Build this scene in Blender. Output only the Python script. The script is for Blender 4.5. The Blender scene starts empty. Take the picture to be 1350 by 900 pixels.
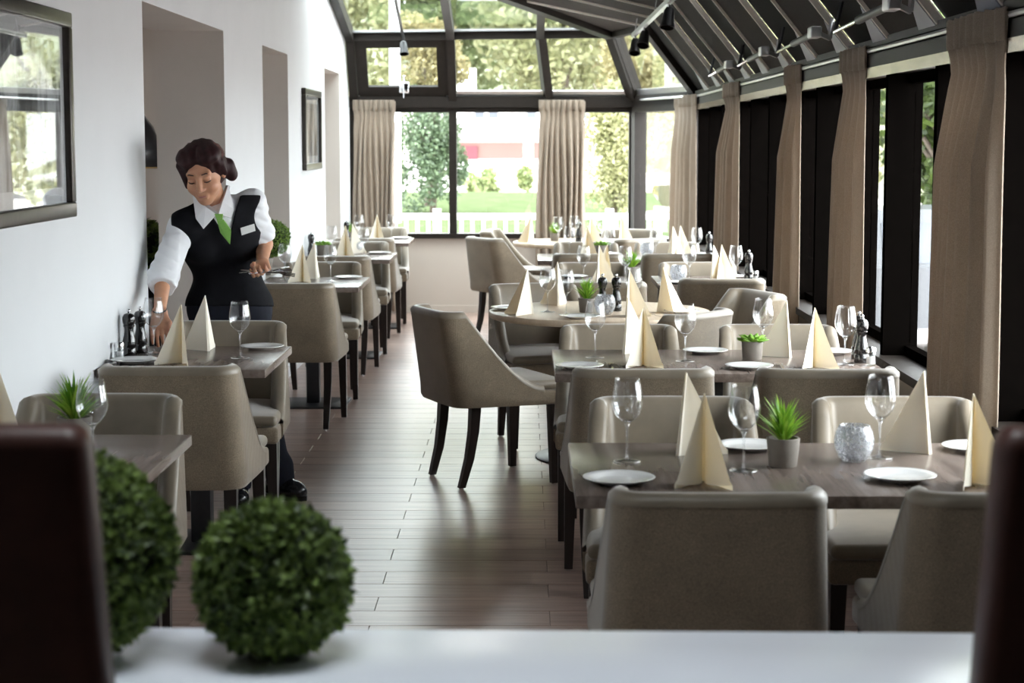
import bpy, bmesh, math, random
import numpy as np
from mathutils import Vector, Matrix
random.seed(7); rng = np.random.default_rng(7)
SC = bpy.context.scene
COL = SC.collection
PI = math.pi

# ------------------------------------------------------------------ camera, world, exposure
cam_d = bpy.data.cameras.new('camera'); cam = bpy.data.objects.new('camera', cam_d); COL.objects.link(cam)
F_PX = 2400.0
cam_d.sensor_width = 36.0; cam_d.lens = F_PX / 1350.0 * 36.0
cam_d.clip_start = 0.05; cam_d.clip_end = 400
TH = math.atan(264 / F_PX); PS = math.atan(15 / F_PX * math.cos(TH))
cam.location = (0, 0, 1.6); cam.rotation_euler = (PI / 2 - TH, 0, PS)
cam_d.dof.use_dof = True; cam_d.dof.focus_distance = 7.3; cam_d.dof.aperture_fstop = 5.6
SC.camera = cam

W = bpy.data.worlds.new('world'); SC.world = W; W.use_nodes = True
bg = W.node_tree.nodes['Background']
bg.inputs[0].default_value = (0.93, 0.965, 1.0, 1); bg.inputs[1].default_value = 1.0

SC.view_settings.view_transform = 'Standard'; SC.view_settings.look = 'None'
SC.view_settings.gamma = 1.0; SC.view_settings.use_curve_mapping = False
SC.view_settings.exposure = 4.17
SC.cycles.use_denoising = True
SC.cycles.max_bounces = 10; SC.cycles.diffuse_bounces = 6; SC.cycles.glossy_bounces = 4
SC.cycles.transmission_bounces = 8; SC.cycles.transparent_max_bounces = 32
SC.cycles.caustics_reflective = False; SC.cycles.caustics_refractive = False

def portal(name, loc, rot, sx, sy):
    # daylight portal: emits nothing, only tells the sampler where the window openings are
    l = bpy.data.lights.new(name, 'AREA'); l.shape = 'RECTANGLE'; l.size = sx; l.size_y = sy
    l.cycles.is_portal = True
    o = bpy.data.objects.new(name, l); COL.objects.link(o); o.location = loc; o.rotation_euler = rot
    return o
portal('daylight_portal_side', (1.62, 10.0, 1.32), (0, PI / 2, 0), 1.25, 11.3)
portal('daylight_portal_added_rooflight', (-0.15, 2.25, 3.78), (0, 0, 0), 1.5, 0.7)
portal('daylight_portal_end', (-0.25, 17.1, 1.32), (-PI / 2, 0, 0), 2.75, 1.25)
portal('daylight_portal_corner', (1.36, 16.3, 1.32), (-PI / 2, 0, -math.atan2(1.4, 0.45)), 1.5, 1.25)
portal('daylight_portal_roof', (-0.3, 16.9, 2.3), (-math.radians(36), 0, 0), 2.6, 0.75)
portal('daylight_portal_roof', (-0.75, 15.6, 2.86), (-math.radians(11), 0, 0), 1.9, 2.4)

# ------------------------------------------------------------------ materials
MATS = {}
def newmat(name):
    m = bpy.data.materials.new(name); m.use_nodes = True
    nt = m.node_tree; b = nt.nodes['Principled BSDF']
    MATS[name] = m
    return m, nt, b
def setin(b, **kw):
    for k, v in kw.items():
        k = k.replace('_', ' ')
        if k in b.inputs: b.inputs[k].default_value = v
def c4(c): return (c[0], c[1], c[2], 1)
def pmat(name, col, rough=0.6, var=0.12, scale=12.0, bump=0.0, bscale=None, stretch=(1, 1, 1), metal=0.0, sheen=0.0, coat=0.0, rand=0.0, detail=4, coord='Object', spec=0.5, rvar=0.0):
    """principled with noise-driven colour variation, optional bump and per-object variation"""
    m, nt, b = newmat(name); N = nt.nodes; L = nt.links
    tc = N.new('ShaderNodeTexCoord'); mp = N.new('ShaderNodeMapping'); mp.inputs['Scale'].default_value = stretch
    L.new(tc.outputs[coord], mp.inputs[0])
    no = N.new('ShaderNodeTexNoise'); no.inputs['Scale'].default_value = scale; no.inputs['Detail'].default_value = detail
    L.new(mp.outputs[0], no.inputs['Vector'])
    mr = N.new('ShaderNodeMapRange'); mr.inputs[1].default_value = 0.25; mr.inputs[2].default_value = 0.75
    mr.inputs[3].default_value = 1 - var; mr.inputs[4].default_value = 1 + var
    L.new(no.outputs[0], mr.inputs[0])
    val = mr.outputs[0]
    if rand:
        oi = N.new('ShaderNodeObjectInfo'); m2 = N.new('ShaderNodeMapRange')
        m2.inputs[3].default_value = 1 - rand; m2.inputs[4].default_value = 1 + rand
        L.new(oi.outputs['Random'], m2.inputs[0])
        mu = N.new('ShaderNodeMath'); mu.operation = 'MULTIPLY'; L.new(val, mu.inputs[0]); L.new(m2.outputs[0], mu.inputs[1]); val = mu.outputs[0]
    vm = N.new('ShaderNodeVectorMath'); vm.operation = 'SCALE'; vm.inputs[0].default_value = col[:3]
    L.new(val, vm.inputs['Scale']); L.new(vm.outputs[0], b.inputs['Base Color'])
    setin(b, Roughness=rough, Metallic=metal, Sheen_Weight=sheen, Coat_Weight=coat, Specular_IOR_Level=spec)
    if sheen: setin(b, Sheen_Roughness=0.4)
    if coat: setin(b, Coat_Roughness=0.08)
    if rvar:
        r2 = N.new('ShaderNodeMapRange'); r2.inputs[3].default_value = rough - rvar; r2.inputs[4].default_value = rough + rvar
        L.new(no.outputs[0], r2.inputs[0]); L.new(r2.outputs[0], b.inputs['Roughness'])
    if bump:
        n2 = N.new('ShaderNodeTexNoise'); n2.inputs['Scale'].default_value = bscale or scale * 4; n2.inputs['Detail'].default_value = 3
        L.new(mp.outputs[0], n2.inputs['Vector'])
        bu = N.new('ShaderNodeBump'); bu.inputs['Strength'].default_value = bump; bu.inputs['Distance'].default_value = 0.004
        L.new(n2.outputs[0], bu.inputs['Height']); L.new(bu.outputs[0], b.inputs['Normal'])
    return m
def weave(name, col, rough=0.85, freq=420, bump=0.25, var=0.14, sheen=0.3):
    """woven cloth: two crossed waves for the threads over a soft mottling"""
    m = pmat(name, col, rough, var, 9.0, sheen=sheen); nt = m.node_tree; N = nt.nodes; L = nt.links; b = N['Principled BSDF']
    sp = N.new('ShaderNodeTexNoise'); sp.inputs['Scale'].default_value = freq * 0.42; sp.inputs['Detail'].default_value = 2
    tc = N.new('ShaderNodeTexCoord'); hs = []
    L.new(tc.outputs['Object'], sp.inputs['Vector'])
    old = b.inputs['Base Color'].links[0].from_socket
    mr2 = N.new('ShaderNodeMapRange'); mr2.inputs[1].default_value = 0.3; mr2.inputs[2].default_value = 0.7; mr2.inputs[3].default_value = 0.72; mr2.inputs[4].default_value = 1.28; L.new(sp.outputs[0], mr2.inputs[0])
    vs = N.new('ShaderNodeVectorMath'); vs.operation = 'SCALE'; L.new(old, vs.inputs[0]); L.new(mr2.outputs[0], vs.inputs['Scale']); L.new(vs.outputs[0], b.inputs['Base Color'])
    for d in ('X', 'Z'):
        w = N.new('ShaderNodeTexWave'); w.bands_direction = d; w.inputs['Scale'].default_value = freq / 6.28; w.inputs['Distortion'].default_value = 1.5
        w.inputs['Detail'].default_value = 1
        L.new(tc.outputs['Object'], w.inputs['Vector']); hs.append(w.outputs['Fac'])
    a = N.new('ShaderNodeMath'); a.operation = 'ADD'; L.new(hs[0], a.inputs[0]); L.new(hs[1], a.inputs[1])
    bu = N.new('ShaderNodeBump'); bu.inputs['Strength'].default_value = bump; bu.inputs['Distance'].default_value = 0.002
    L.new(a.outputs[0], bu.inputs['Height']); L.new(bu.outputs[0], b.inputs['Normal'])
    return m
def wood(name, col, col2, rough=0.4, stretch=(1, 12, 12), scale=3.0, rand=0.0, bump=0.08, coat=0.0, rscale=0.0):
    m, nt, b = newmat(name); N = nt.nodes; L = nt.links
    tc = N.new('ShaderNodeTexCoord'); mp = N.new('ShaderNodeMapping'); mp.inputs['Scale'].default_value = stretch
    oi = N.new('ShaderNodeObjectInfo')
    ad = N.new('ShaderNodeVectorMath'); ad.operation = 'ADD'
    sc = N.new('ShaderNodeVectorMath'); sc.operation = 'SCALE'; sc.inputs[0].default_value = (13.7, 7.1, 3.3); L.new(oi.outputs['Random'], sc.inputs['Scale'])
    L.new(tc.outputs['Object'], ad.inputs[0]); L.new(sc.outputs[0], ad.inputs[1]); L.new(ad.outputs[0], mp.inputs[0])
    no = N.new('ShaderNodeTexNoise'); no.inputs['Scale'].default_value = scale; no.inputs['Detail'].default_value = 8; no.inputs['Roughness'].default_value = 0.62; no.inputs['Distortion'].default_value = 0.12
    L.new(mp.outputs[0], no.inputs['Vector'])
    cr = N.new('ShaderNodeValToRGB'); e = cr.color_ramp.elements
    e[0].position = 0.3; e[0].color = c4(col2); e[1].position = 0.68; e[1].color = c4(col)
    L.new(no.outputs[0], cr.inputs[0])
    out = cr.outputs[0]
    if rand:
        m2 = N.new('ShaderNodeMapRange'); m2.inputs[3].default_value = 1 - rand; m2.inputs[4].default_value = 1 + rand
        L.new(oi.outputs['Random'], m2.inputs[0])
        vm = N.new('ShaderNodeVectorMath'); vm.operation = 'SCALE'; L.new(out, vm.inputs[0]); L.new(m2.outputs[0], vm.inputs['Scale']); out = vm.outputs[0]
    L.new(out, b.inputs['Base Color'])
    setin(b, Roughness=rough, Coat_Weight=coat, Coat_Roughness=0.15)
    if bump:
        bu = N.new('ShaderNodeBump'); bu.inputs['Strength'].default_value = bump; bu.inputs['Distance'].default_value = 0.003
        L.new(no.outputs[0], bu.inputs['Height']); L.new(bu.outputs[0], b.inputs['Normal'])
    return m
def thin_glass(name, tint=(1, 1, 1), base=0.03, edge=0.75, blend=0.35, gcol=(1, 1, 1), rough=0.0):
    """thin clear glass: straight-through transmission plus mirror reflection that grows towards the rim"""
    m = bpy.data.materials.new(name); m.use_nodes = True; MATS[name] = m
    nt = m.node_tree; N = nt.nodes; L = nt.links; N.remove(N['Principled BSDF'])
    t = N.new('ShaderNodeBsdfTransparent'); t.inputs[0].default_value = c4(tint)
    g = N.new('ShaderNodeBsdfGlossy'); g.inputs['Roughness'].default_value = rough; g.inputs[0].default_value = c4(gcol)
    lw = N.new('ShaderNodeLayerWeight'); lw.inputs[0].default_value = blend
    mr = N.new('ShaderNodeMapRange'); mr.inputs[3].default_value = base; mr.inputs[4].default_value = edge
    mx = N.new('ShaderNodeMixShader')
    L.new(lw.outputs['Fresnel' if edge >= 1 else 'Facing'], mr.inputs[0]); 
    pw = N.new('ShaderNodeMath'); pw.operation = 'POWER'; pw.inputs[1].default_value = 3.0
    L.new(lw.outputs['Facing'], pw.inputs[0]); L.new(pw.outputs[0], mr.inputs[0])
    L.new(mr.outputs[0], mx.inputs[0]); L.new(t.outputs[0], mx.inputs[1]); L.new(g.outputs[0], mx.inputs[2])
    L.new(mx.outputs[0], N['Material Output'].inputs[0])
    return m
def leafmat(name, col, col2, trans=0.35, rough=0.5):
    m = bpy.data.materials.new(name); m.use_nodes = True; MATS[name] = m
    nt = m.node_tree; N = nt.nodes; L = nt.links; b = N['Principled BSDF']
    tc = N.new('ShaderNodeTexCoord'); no = N.new('ShaderNodeTexNoise'); no.inputs['Scale'].default_value = 9.0; no.inputs['Detail'].default_value = 5
    ge = N.new('ShaderNodeNewGeometry')
    mi = N.new('ShaderNodeMath'); mi.operation = 'MULTIPLY_ADD'; mi.inputs[1].default_value = 0.6; mi.inputs[2].default_value = -0.3
    L.new(ge.outputs['Random Per Island'], mi.inputs[0])
    a = N.new('ShaderNodeMath'); a.operation = 'ADD'; L.new(tc.outputs['Object'], no.inputs['Vector']); L.new(no.outputs[0], a.inputs[0]); L.new(mi.outputs[0], a.inputs[1])
    cr = N.new('ShaderNodeValToRGB'); e = cr.color_ramp.elements; e[0].position = 0.25; e[0].color = c4(col2); e[1].position = 0.75; e[1].color = c4(col)
    L.new(a.outputs[0], cr.inputs[0]); L.new(cr.outputs[0], b.inputs['Base Color']); setin(b, Roughness=rough)
    tr = N.new('ShaderNodeBsdfTranslucent'); L.new(cr.outputs[0], tr.inputs[0])
    mx = N.new('ShaderNodeMixShader'); mx.inputs[0].default_value = trans
    L.new(b.outputs[0], mx.inputs[1]); L.new(tr.outputs[0], mx.inputs[2]); L.new(mx.outputs[0], N['Material Output'].inputs[0])
    return m

def add_translucent(m, col, fac):
    nt = m.node_tree; N = nt.nodes; L = nt.links; b = N['Principled BSDF']
    tr = N.new('ShaderNodeBsdfTranslucent'); tr.inputs[0].default_value = c4(col)
    mx = N.new('ShaderNodeMixShader'); mx.inputs[0].default_value = fac
    L.new(b.outputs[0], mx.inputs[1]); L.new(tr.outputs[0], mx.inputs[2]); L.new(mx.outputs[0], N['Material Output'].inputs[0])
M_WALL = pmat('painted_white_wall', (0.69, 0.705, 0.72), 0.75, 0.02, 3.0, bump=0.06, bscale=120)
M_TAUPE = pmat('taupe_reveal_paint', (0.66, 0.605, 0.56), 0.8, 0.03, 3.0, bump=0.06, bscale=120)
M_CREAM = pmat('cream_low_wall', (0.56, 0.505, 0.45), 0.75, 0.02, 3.0, bump=0.05, bscale=120)
M_FRAME = pmat('dark_brown_window_frame', (0.020, 0.016, 0.0135), 0.5, 0.15, 20, spec=0.16)
M_SKYGAP = pmat('painted_sky_gap', (0.34, 0.36, 0.42), 0.45, 0.05, 10)  # pale opaque colour standing in for sky seen through gaps
M_MULL = pmat('black_side_mullion', (0.002, 0.0016, 0.0014), 0.7, 0.15, 20, spec=0.0)
M_ALU = pmat('brushed_aluminium', (0.62, 0.62, 0.63), 0.32, 0.06, 30, metal=0.9)
M_CHROME = pmat('chrome', (0.80, 0.80, 0.82), 0.1, 0.03, 30, metal=1.0)
M_BLACKMETAL = pmat('black_powder_coat', (0.014, 0.014, 0.016), 0.42, 0.2, 60)
M_BLIND = pmat('dark_roof_blind', (0.050, 0.044, 0.041), 0.85, 0.10, 14, stretch=(1, 1, 6), spec=0.08)
M_BLINDBLACK = pmat('black_roof_panel', (0.007, 0.006, 0.006), 0.8, 0.15, 14, spec=0.08)
M_RAIL = pmat('blind_rail_painted_daylight', (0.80, 0.76, 0.68), 0.5, 0.05, 20)  # rail colour paled to stand in for daylight between the roof panels
M_CURTAIN = weave('linen_curtain', (0.38, 0.31, 0.245), 0.9, 900, 0.06, 0.07, 0.2)
add_translucent(M_CURTAIN, (0.37, 0.305, 0.245), 0.30)
M_FABRIC = weave('grey_beige_chair_weave', (0.205, 0.160, 0.110), 0.92, 700, 0.22, 0.16, 0.6)
M_VELVET = pmat('taupe_chair_velour', (0.205, 0.168, 0.122), 0.44, 0.20, 9.0, bump=0.05, sheen=0.5)
M_LEG = wood('black_stained_wood', (0.022, 0.014, 0.012), (0.010, 0.007, 0.006), 0.32, (12, 12, 1), 6)
M_TABLE = wood('grey_brown_tabletop', (0.215, 0.170, 0.145), (0.080, 0.058, 0.048), 0.27, (13, 0.9, 13), 2.4, 0.06, 0.05)
M_TABLEPALE = wood('pale_oak_tabletop', (0.66, 0.54, 0.41), (0.50, 0.39, 0.28), 0.38, (14, 1.2, 14), 2.0, 0.03, 0.05)
M_PLANK = wood('brown_grey_floor_plank', (0.42, 0.300, 0.250), (0.235, 0.158, 0.128), 0.29, (1.0, 16, 16), 2.2, 0.12, 0.06)
M_SUBFLOOR = pmat('dark_floor_joint', (0.09, 0.065, 0.055), 0.7, 0.2, 8)
M_NAPKIN = pmat('cream_paper_napkin', (0.95, 0.91, 0.80), 0.85, 0.02, 14, bump=0.10, bscale=380)
add_translucent(M_NAPKIN, (0.95, 0.80, 0.52), 0.20)
M_CHINA = pmat('white_porcelain', (0.80, 0.80, 0.79), 0.12, 0.01, 4, coat=0.4)
M_GLASS = thin_glass('clear_wine_glass', (0.97, 0.975, 0.98), 0.05, 0.85)
M_STEM = thin_glass('clear_glass_stem', (0.93, 0.94, 0.95), 0.16, 0.9)
M_PANE = thin_glass('window_glass', (0.97, 0.985, 0.98), 0.035, 0.9)
M_ROOFPANE = thin_glass('tinted_roof_glass', (0.75, 0.78, 0.77), 0.035, 0.9)
M_MILL = wood('black_lacquered_wood', (0.012, 0.011, 0.011), (0.007, 0.006, 0.006), 0.12, (6, 6, 1), 5, bump=0.0, coat=0.6)
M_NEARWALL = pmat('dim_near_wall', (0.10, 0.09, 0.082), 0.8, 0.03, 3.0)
M_POT = pmat('grey_brown_concrete_pot', (0.20, 0.175, 0.15), 0.8, 0.12, 30, bump=0.15)
M_SOIL = pmat('dark_potting_soil', (0.04, 0.03, 0.022), 0.95, 0.4, 60, bump=0.5)
M_SPIKY = leafmat('bright_green_spikes', (0.42, 0.62, 0.08), (0.13, 0.32, 0.025), 0.35)
M_SUCC = leafmat('succulent_green', (0.34, 0.58, 0.08), (0.08, 0.24, 0.025), 0.25)
M_BOX = leafmat('boxwood_leaves', (0.24, 0.34, 0.085), (0.04, 0.07, 0.018), 0.25, 0.45)
M_BOXL = leafmat('light_boxwood_leaves', (0.24, 0.36, 0.07), (0.07, 0.14, 0.02), 0.25, 0.5)
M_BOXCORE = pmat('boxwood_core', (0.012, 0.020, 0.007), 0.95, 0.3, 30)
M_COUNTER = pmat('white_laminate_counter', (0.84, 0.87, 0.95), 0.26, 0.015, 5)
M_LEATHER = pmat('dark_brown_leather', (0.060, 0.020, 0.014), 0.45, 0.25, 18, bump=0.15, bscale=160)
M_STEEL = pmat('cutlery_steel', (0.70, 0.70, 0.71), 0.16, 0.04, 40, metal=1.0)
M_PICFRAME = pmat('dark_bronze_picture_frame', (0.050, 0.042, 0.036), 0.30, 0.2, 25, metal=0.5)
M_MATBOARD = pmat('white_mat_board', (0.78, 0.78, 0.80), 0.8, 0.01, 5)
M_PICGLASS = thin_glass('picture_glass', (0.96, 0.97, 0.97), 0.05, 0.95)


# ------------------------------------------------------------------ object helpers
def tag(o, label=None, cat=None, group=None, kind=None):
    if label: o['label'] = label
    if cat: o['category'] = cat
    if group: o['group'] = group
    if kind: o['kind'] = kind
    return o
def mesh_obj(name, verts, faces, mat=None, parent=None, smooth=False, mats=None, midx=None, auto=None):
    me = bpy.data.meshes.new(name); me.from_pydata([tuple(map(float, v)) for v in verts], [], [tuple(map(int, f)) for f in faces]); 
    o = bpy.data.objects.new(name, me); COL.objects.link(o)
    for m in (mats or ([mat] if mat else [])): me.materials.append(m)
    if midx is not None: me.polygons.foreach_set('material_index', midx)
    if smooth: me.polygons.foreach_set('use_smooth', [True] * len(me.polygons))
    bm = bmesh.new(); bm.from_mesh(me); bmesh.ops.recalc_face_normals(bm, faces=bm.faces); bm.to_mesh(me); bm.free()
    if auto is not None:
        me.polygons.foreach_set('use_smooth', [True] * len(me.polygons)); me.set_sharp_from_angle(angle=math.radians(auto))
    me.update()
    if parent is not None: o.parent = parent
    return o
class MB:
    """collects shapes into one mesh"""
    def __init__(s): s.v = []; s.f = []; s.m = []
    def add(s, v, f, mi=0):
        n = len(s.v); s.v += [tuple(p) for p in v]; s.f += [tuple(i + n for i in q) for q in f]; s.m += [mi] * len(f); return s
    def hexa(s, p, mi=0):
        # p: 8 points, bottom 4 then top 4, same turning sense
        return s.add(p, [(3, 2, 1, 0), (4, 5, 6, 7), (0, 1, 5, 4), (1, 2, 6, 5), (2, 3, 7, 6), (3, 0, 4, 7)], mi)
    def box(s, x0, x1, y0, y1, z0, z1, mi=0):
        return s.hexa([(x0, y0, z0), (x1, y0, z0), (x1, y1, z0), (x0, y1, z0), (x0, y0, z1), (x1, y0, z1), (x1, y1, z1), (x0, y1, z1)], mi)
    def bar(s, a, b, w, h, up=(0, 0, 1), mi=0, w2=None, h2=None):
        a = Vector(a); b = Vector(b); d = (b - a).normalized(); u = Vector(up); r = d.cross(u)
        if r.length < 1e-5: r = d.cross(Vector((1, 0, 0)))
        r.normalize(); u = r.cross(d).normalized()
        w2 = w if w2 is None else w2; h2 = h if h2 is None else h2
        P = [a + r * (x * w / 2) + u * (y * h / 2) for x, y in ((-1, -1), (1, -1), (1, 1), (-1, 1))] + [b + r * (x * w2 / 2) + u * (y * h2 / 2) for x, y in ((-1, -1), (1, -1), (1, 1), (-1, 1))]
        return s.hexa(P, mi)
    def tube(s, pts, rad, n=8, caps=True, mi=0):
        pts = [Vector(p) for p in pts]; rad = rad if isinstance(rad, (list, tuple)) else [rad] * len(pts)
        rings = []; prev = None
        for i, p in enumerate(pts):
            d = (pts[min(i + 1, len(pts) - 1)] - pts[max(i - 1, 0)]).normalized()
            if prev is None:
                r = d.cross(Vector((0, 0, 1)))
                if r.length < 1e-3: r = Vector((1, 0, 0))
            else: r = prev - d * prev.dot(d)
            r.normalize(); prev = r; u = d.cross(r)
            rings.append([p + (r * math.cos(2 * PI * k / n) + u * math.sin(2 * PI * k / n)) * rad[i] for k in range(n)])
        v = [q for rg in rings for q in rg]; f = []
        for i in range(len(pts) - 1):
            for k in range(n): f.append((i * n + k, i * n + (k + 1) % n, (i + 1) * n + (k + 1) % n, (i + 1) * n + k))
        if caps: f.append(tuple(range(n))[::-1]); f.append(tuple((len(pts) - 1) * n + k for k in range(n)))
        return s.add(v, f, mi)
    def lathe(s, prof, n=24, c=(0, 0, 0), mi=0, close=False):
        v = []; f = []
        for r, z in prof:
            for k in range(n): a = 2 * PI * k / n; v.append((c[0] + r * math.cos(a), c[1] + r * math.sin(a), c[2] + z))
        for i in range(len(prof) - 1):
            for k in range(n): f.append((i * n + k, i * n + (k + 1) % n, (i + 1) * n + (k + 1) % n, (i + 1) * n + k))
        if prof[0][0] > 1e-4: f.append(tuple(range(n))[::-1])
        if prof[-1][0] > 1e-4 and not close: f.append(tuple((len(prof) - 1) * n + k for k in range(n)))
        return s.add(v, f, mi)
    def ell(s, c, r, n=16, m=10, mi=0):
        prof = [(max(1e-5, math.sin(PI * i / m)), -math.cos(PI * i / m)) for i in range(m + 1)]
        b = MB(); b.lathe(prof, n)
        return s.add([(c[0] + p[0] * r[0], c[1] + p[1] * r[1], c[2] + p[2] * r[2]) for p in b.v], b.f, mi)
    def rbox(s, x0, x1, y0, y1, z0, z1, r, n=3, fn=None, sub=(1, 1, 1), mi=0):
        """box with rounded edges; fn(x,y,z) warps the points"""
        def axis(a, b, k):
            t = [a + r * (1 - math.cos(PI / 2 * i / n)) for i in range(n + 1)]
            t = [a + r * i / n for i in range(n)]
            mid = [a + r + (b - a - 2 * r) * i / k for i in range(k + 1)]
            e = [b - r + r * (i + 1) / n for i in range(n)]
            return t + mid + e
        ax = [axis(x0, x1, sub[0]), axis(y0, y1, sub[1]), axis(z0, z1, sub[2])]
        lo = Vector((x0 + r, y0 + r, z0 + r)); hi = Vector((x1 - r, y1 - r, z1 - r)); idx = {}; V = []; Fc = []
        def vid(p):
            key = tuple(round(q, 6) for q in p)
            if key not in idx:
                P = Vector(p); c = Vector((min(max(P[i], lo[i]), hi[i]) for i in range(3))); d = P - c
                # cube-to-sphere on the corner zone
                if d.length > 1e-9:
                    mx = max(abs(d.x), abs(d.y), abs(d.z)); d = d.normalized() * mx
                q = c + d; q = fn(*q) if fn else q
                idx[key] = len(V); V.append(tuple(q))
            return idx[key]
        for a in range(3):
            b, c = (a + 1) % 3, (a + 2) % 3
            for val, flip in ((ax[a][0], True), (ax[a][-1], False)):
                for i in range(len(ax[b]) - 1):
                    for j in range(len(ax[c]) - 1):
                        q = []
                        for (ii, jj) in ((i, j), (i + 1, j), (i + 1, j + 1), (i, j + 1)):
                            p = [0, 0, 0]; p[a] = val; p[b] = ax[b][ii]; p[c] = ax[c][jj]; q.append(vid(p))
                        if len(set(q)) >= 3: Fc.append(tuple(q[::-1] if flip else q))
        return s.add(V, Fc, mi)
    def build(s, name, mat=None, parent=None, smooth=False, auto=None, mats=None):
        return mesh_obj(name, s.v, s.f, mat, parent, smooth, mats, s.m if mats else None, auto)
def empty(name, loc=(0, 0, 0), rz=0.0):
    o = bpy.data.objects.new(name, None); COL.objects.link(o); o.location = loc; o.rotation_euler = (0, 0, rz); o.empty_display_size = 0.1
    return o
def copy_tree(o, parent=None):
    c = o.copy(); COL.objects.link(c)
    if parent is not None: c.parent = parent
    for ch in list(o.children): copy_tree(ch, c)
    return c
class Proto:
    """first use moves the model itself, later uses copy it with its parts"""
    def __init__(s, root): s.root = root; s.used = False
    def put(s, loc, rz, label, cat, group=None, scale=None):
        o = copy_tree(s.root) if s.used else s.root
        s.used = True
        o.location = loc; o.rotation_euler = (0, 0, rz)
        if scale: o.scale = (scale,) * 3 if not isinstance(scale, tuple) else scale
        for k in ('group',):
            if k in o: del o[k]
        return tag(o, label, cat, group)
# ================================================================== THE SETTING
XL, XLO = -1.61, -1.98          # inner and outer face of the long wall
YF = 17.0                       # window end of the room
XG = 1.57                       # glass line of the window side
ZE, ZK = 1.97, 2.54             # eaves and the bend in the roof
E_L, E1, E2 = (XL, YF, ZE), (1.05, YF, ZE), (1.50, 15.6, ZE)
K_L, K1, K2 = (XL, 16.6, ZK), (0.80, 16.5, ZK + 0.02), (1.02, 15.4, ZK + 0.02)
TL = (XL, 13.3, 3.19)
Y0 = 4.4                        # near end of the glazed part
def roof_right_z(x): return ZK + 0.02 + (1.02 - x) * (3.19 - ZK - 0.02) / (1.02 - XL)

# floor: a dark bed and one object for every plank (laid across the room)
fl = MB().box(-5.2, 2.6, -2.6, 17.1, -0.12, -0.012).build('floor', M_SUBFLOOR); tag(fl, kind='structure')
MB().box(-5.2, 2.6, -2.6, 4.2, -0.012, -0.0005).build('near_floor_boards', M_PLANK, fl)
MB().box(-5.2, -1.62, 4.2, 17.0, -0.012, -0.0005).build('side_room_floor_boards', M_PLANK, fl)
pl_cache = {}
row = 0; y = 4.2; PW = 0.19
while y < 16.98:
    off = -0.51 + (0.6 if row % 2 else 0.0)
    xs = [XL - 0.0] + [x for x in [off + 1.2 * k for k in range(-3, 4)] if XL + 0.05 < x < 1.55] + [1.60]
    for a, b in zip(xs[:-1], xs[1:]):
        w = round(b - a, 3); key = w
        if key not in pl_cache:
            g = 0.0007; c = 0.0014
            m = MB(); z0, z1 = -0.012, 0.0
            m.hexa([(-w / 2 + g, -PW / 2 + g, z0), (w / 2 - g, -PW / 2 + g, z0), (w / 2 - g, PW / 2 - g, z0), (-w / 2 + g, PW / 2 - g, z0),
                    (-w / 2 + g, -PW / 2 + g, z1 - c), (w / 2 - g, -PW / 2 + g, z1 - c), (w / 2 - g, PW / 2 - g, z1 - c), (-w / 2 + g, PW / 2 - g, z1 - c)])
            m.hexa([(-w / 2 + g, -PW / 2 + g, z1 - c), (w / 2 - g, -PW / 2 + g, z1 - c), (w / 2 - g, PW / 2 - g, z1 - c), (-w / 2 + g, PW / 2 - g, z1 - c),
                    (-w / 2 + g + c, -PW / 2 + g + c, z1), (w / 2 - g - c, -PW / 2 + g + c, z1), (w / 2 - g - c, PW / 2 - g - c, z1), (-w / 2 + g + c, PW / 2 - g - c, z1)])
            o = m.build('plank', M_PLANK, fl); pl_cache[key] = o
        else:
            o = pl_cache[key].copy(); COL.objects.link(o)
        o.location = ((a + b) / 2, y + PW / 2, 0)
    y += PW; row += 1

# long wall with three openings
def zroof_left(y):
    if y <= 13.3: return 3.25
    if y <= 16.6: return 3.19 + (ZK - 3.19) * (y - 13.3) / 3.3
    return ZK + (ZE - ZK) * (y - 16.6) / 0.4
OPEN = [(7.78, 9.88, 0.0, 2.188), (11.34, 12.55, 0.74, 2.188), (14.85, 16.06, 0.74, 2.188)]
wm = MB()
def wall_seg(y0, y1, z0, z1=None):
    t0 = zroof_left(y0) if z1 is None else z1; t1 = zroof_left(y1) if z1 is None else z1
    wm.hexa([(XLO, y0, z0), (XL, y0, z0), (XL, y1, z0), (XLO, y1, z0), (XLO, y0, t0), (XL, y0, t0), (XL, y1, t1), (XLO, y1, t1)])
for a, b in [(-2.6, 7.78), (9.88, 11.34), (12.55, 13.3), (13.3, 14.85), (16.06, 16.6), (16.6, 17.0)]: wall_seg(a, b, -0.01)
for (a, b, zb, zt) in OPEN:
    wall_seg(a, b, zt)
    if zb: wall_seg(a, b, -0.01, zb)
wl = wm.build('wall_left', mats=[M_WALL, M_TAUPE])
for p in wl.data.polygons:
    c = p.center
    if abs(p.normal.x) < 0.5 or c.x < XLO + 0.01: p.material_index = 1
tag(wl, kind='structure')
bb = MB()
for a, b in [(4.0, 7.78), (9.88, 17.0)]: bb.box(XL, XL + 0.014, a, b, 0.0, 0.075)
tag(bb.build('baseboard_left', M_WALL), kind='structure')
# the room beyond the openings
rm = MB(); rm.box(-4.9, -4.8, 3.5, 17, -0.1, 3.2); rm.box(-4.9, XLO, 16.9, 17.0, -0.1, 3.2); rm.box(-4.9, XLO, 3.4, 3.5, -0.1, 3.2); rm.box(-4.9, XLO, 3.4, 17, 2.75, 2.85)
tag(rm.build('wall_side_room', M_TAUPE), kind='structure')
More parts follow.
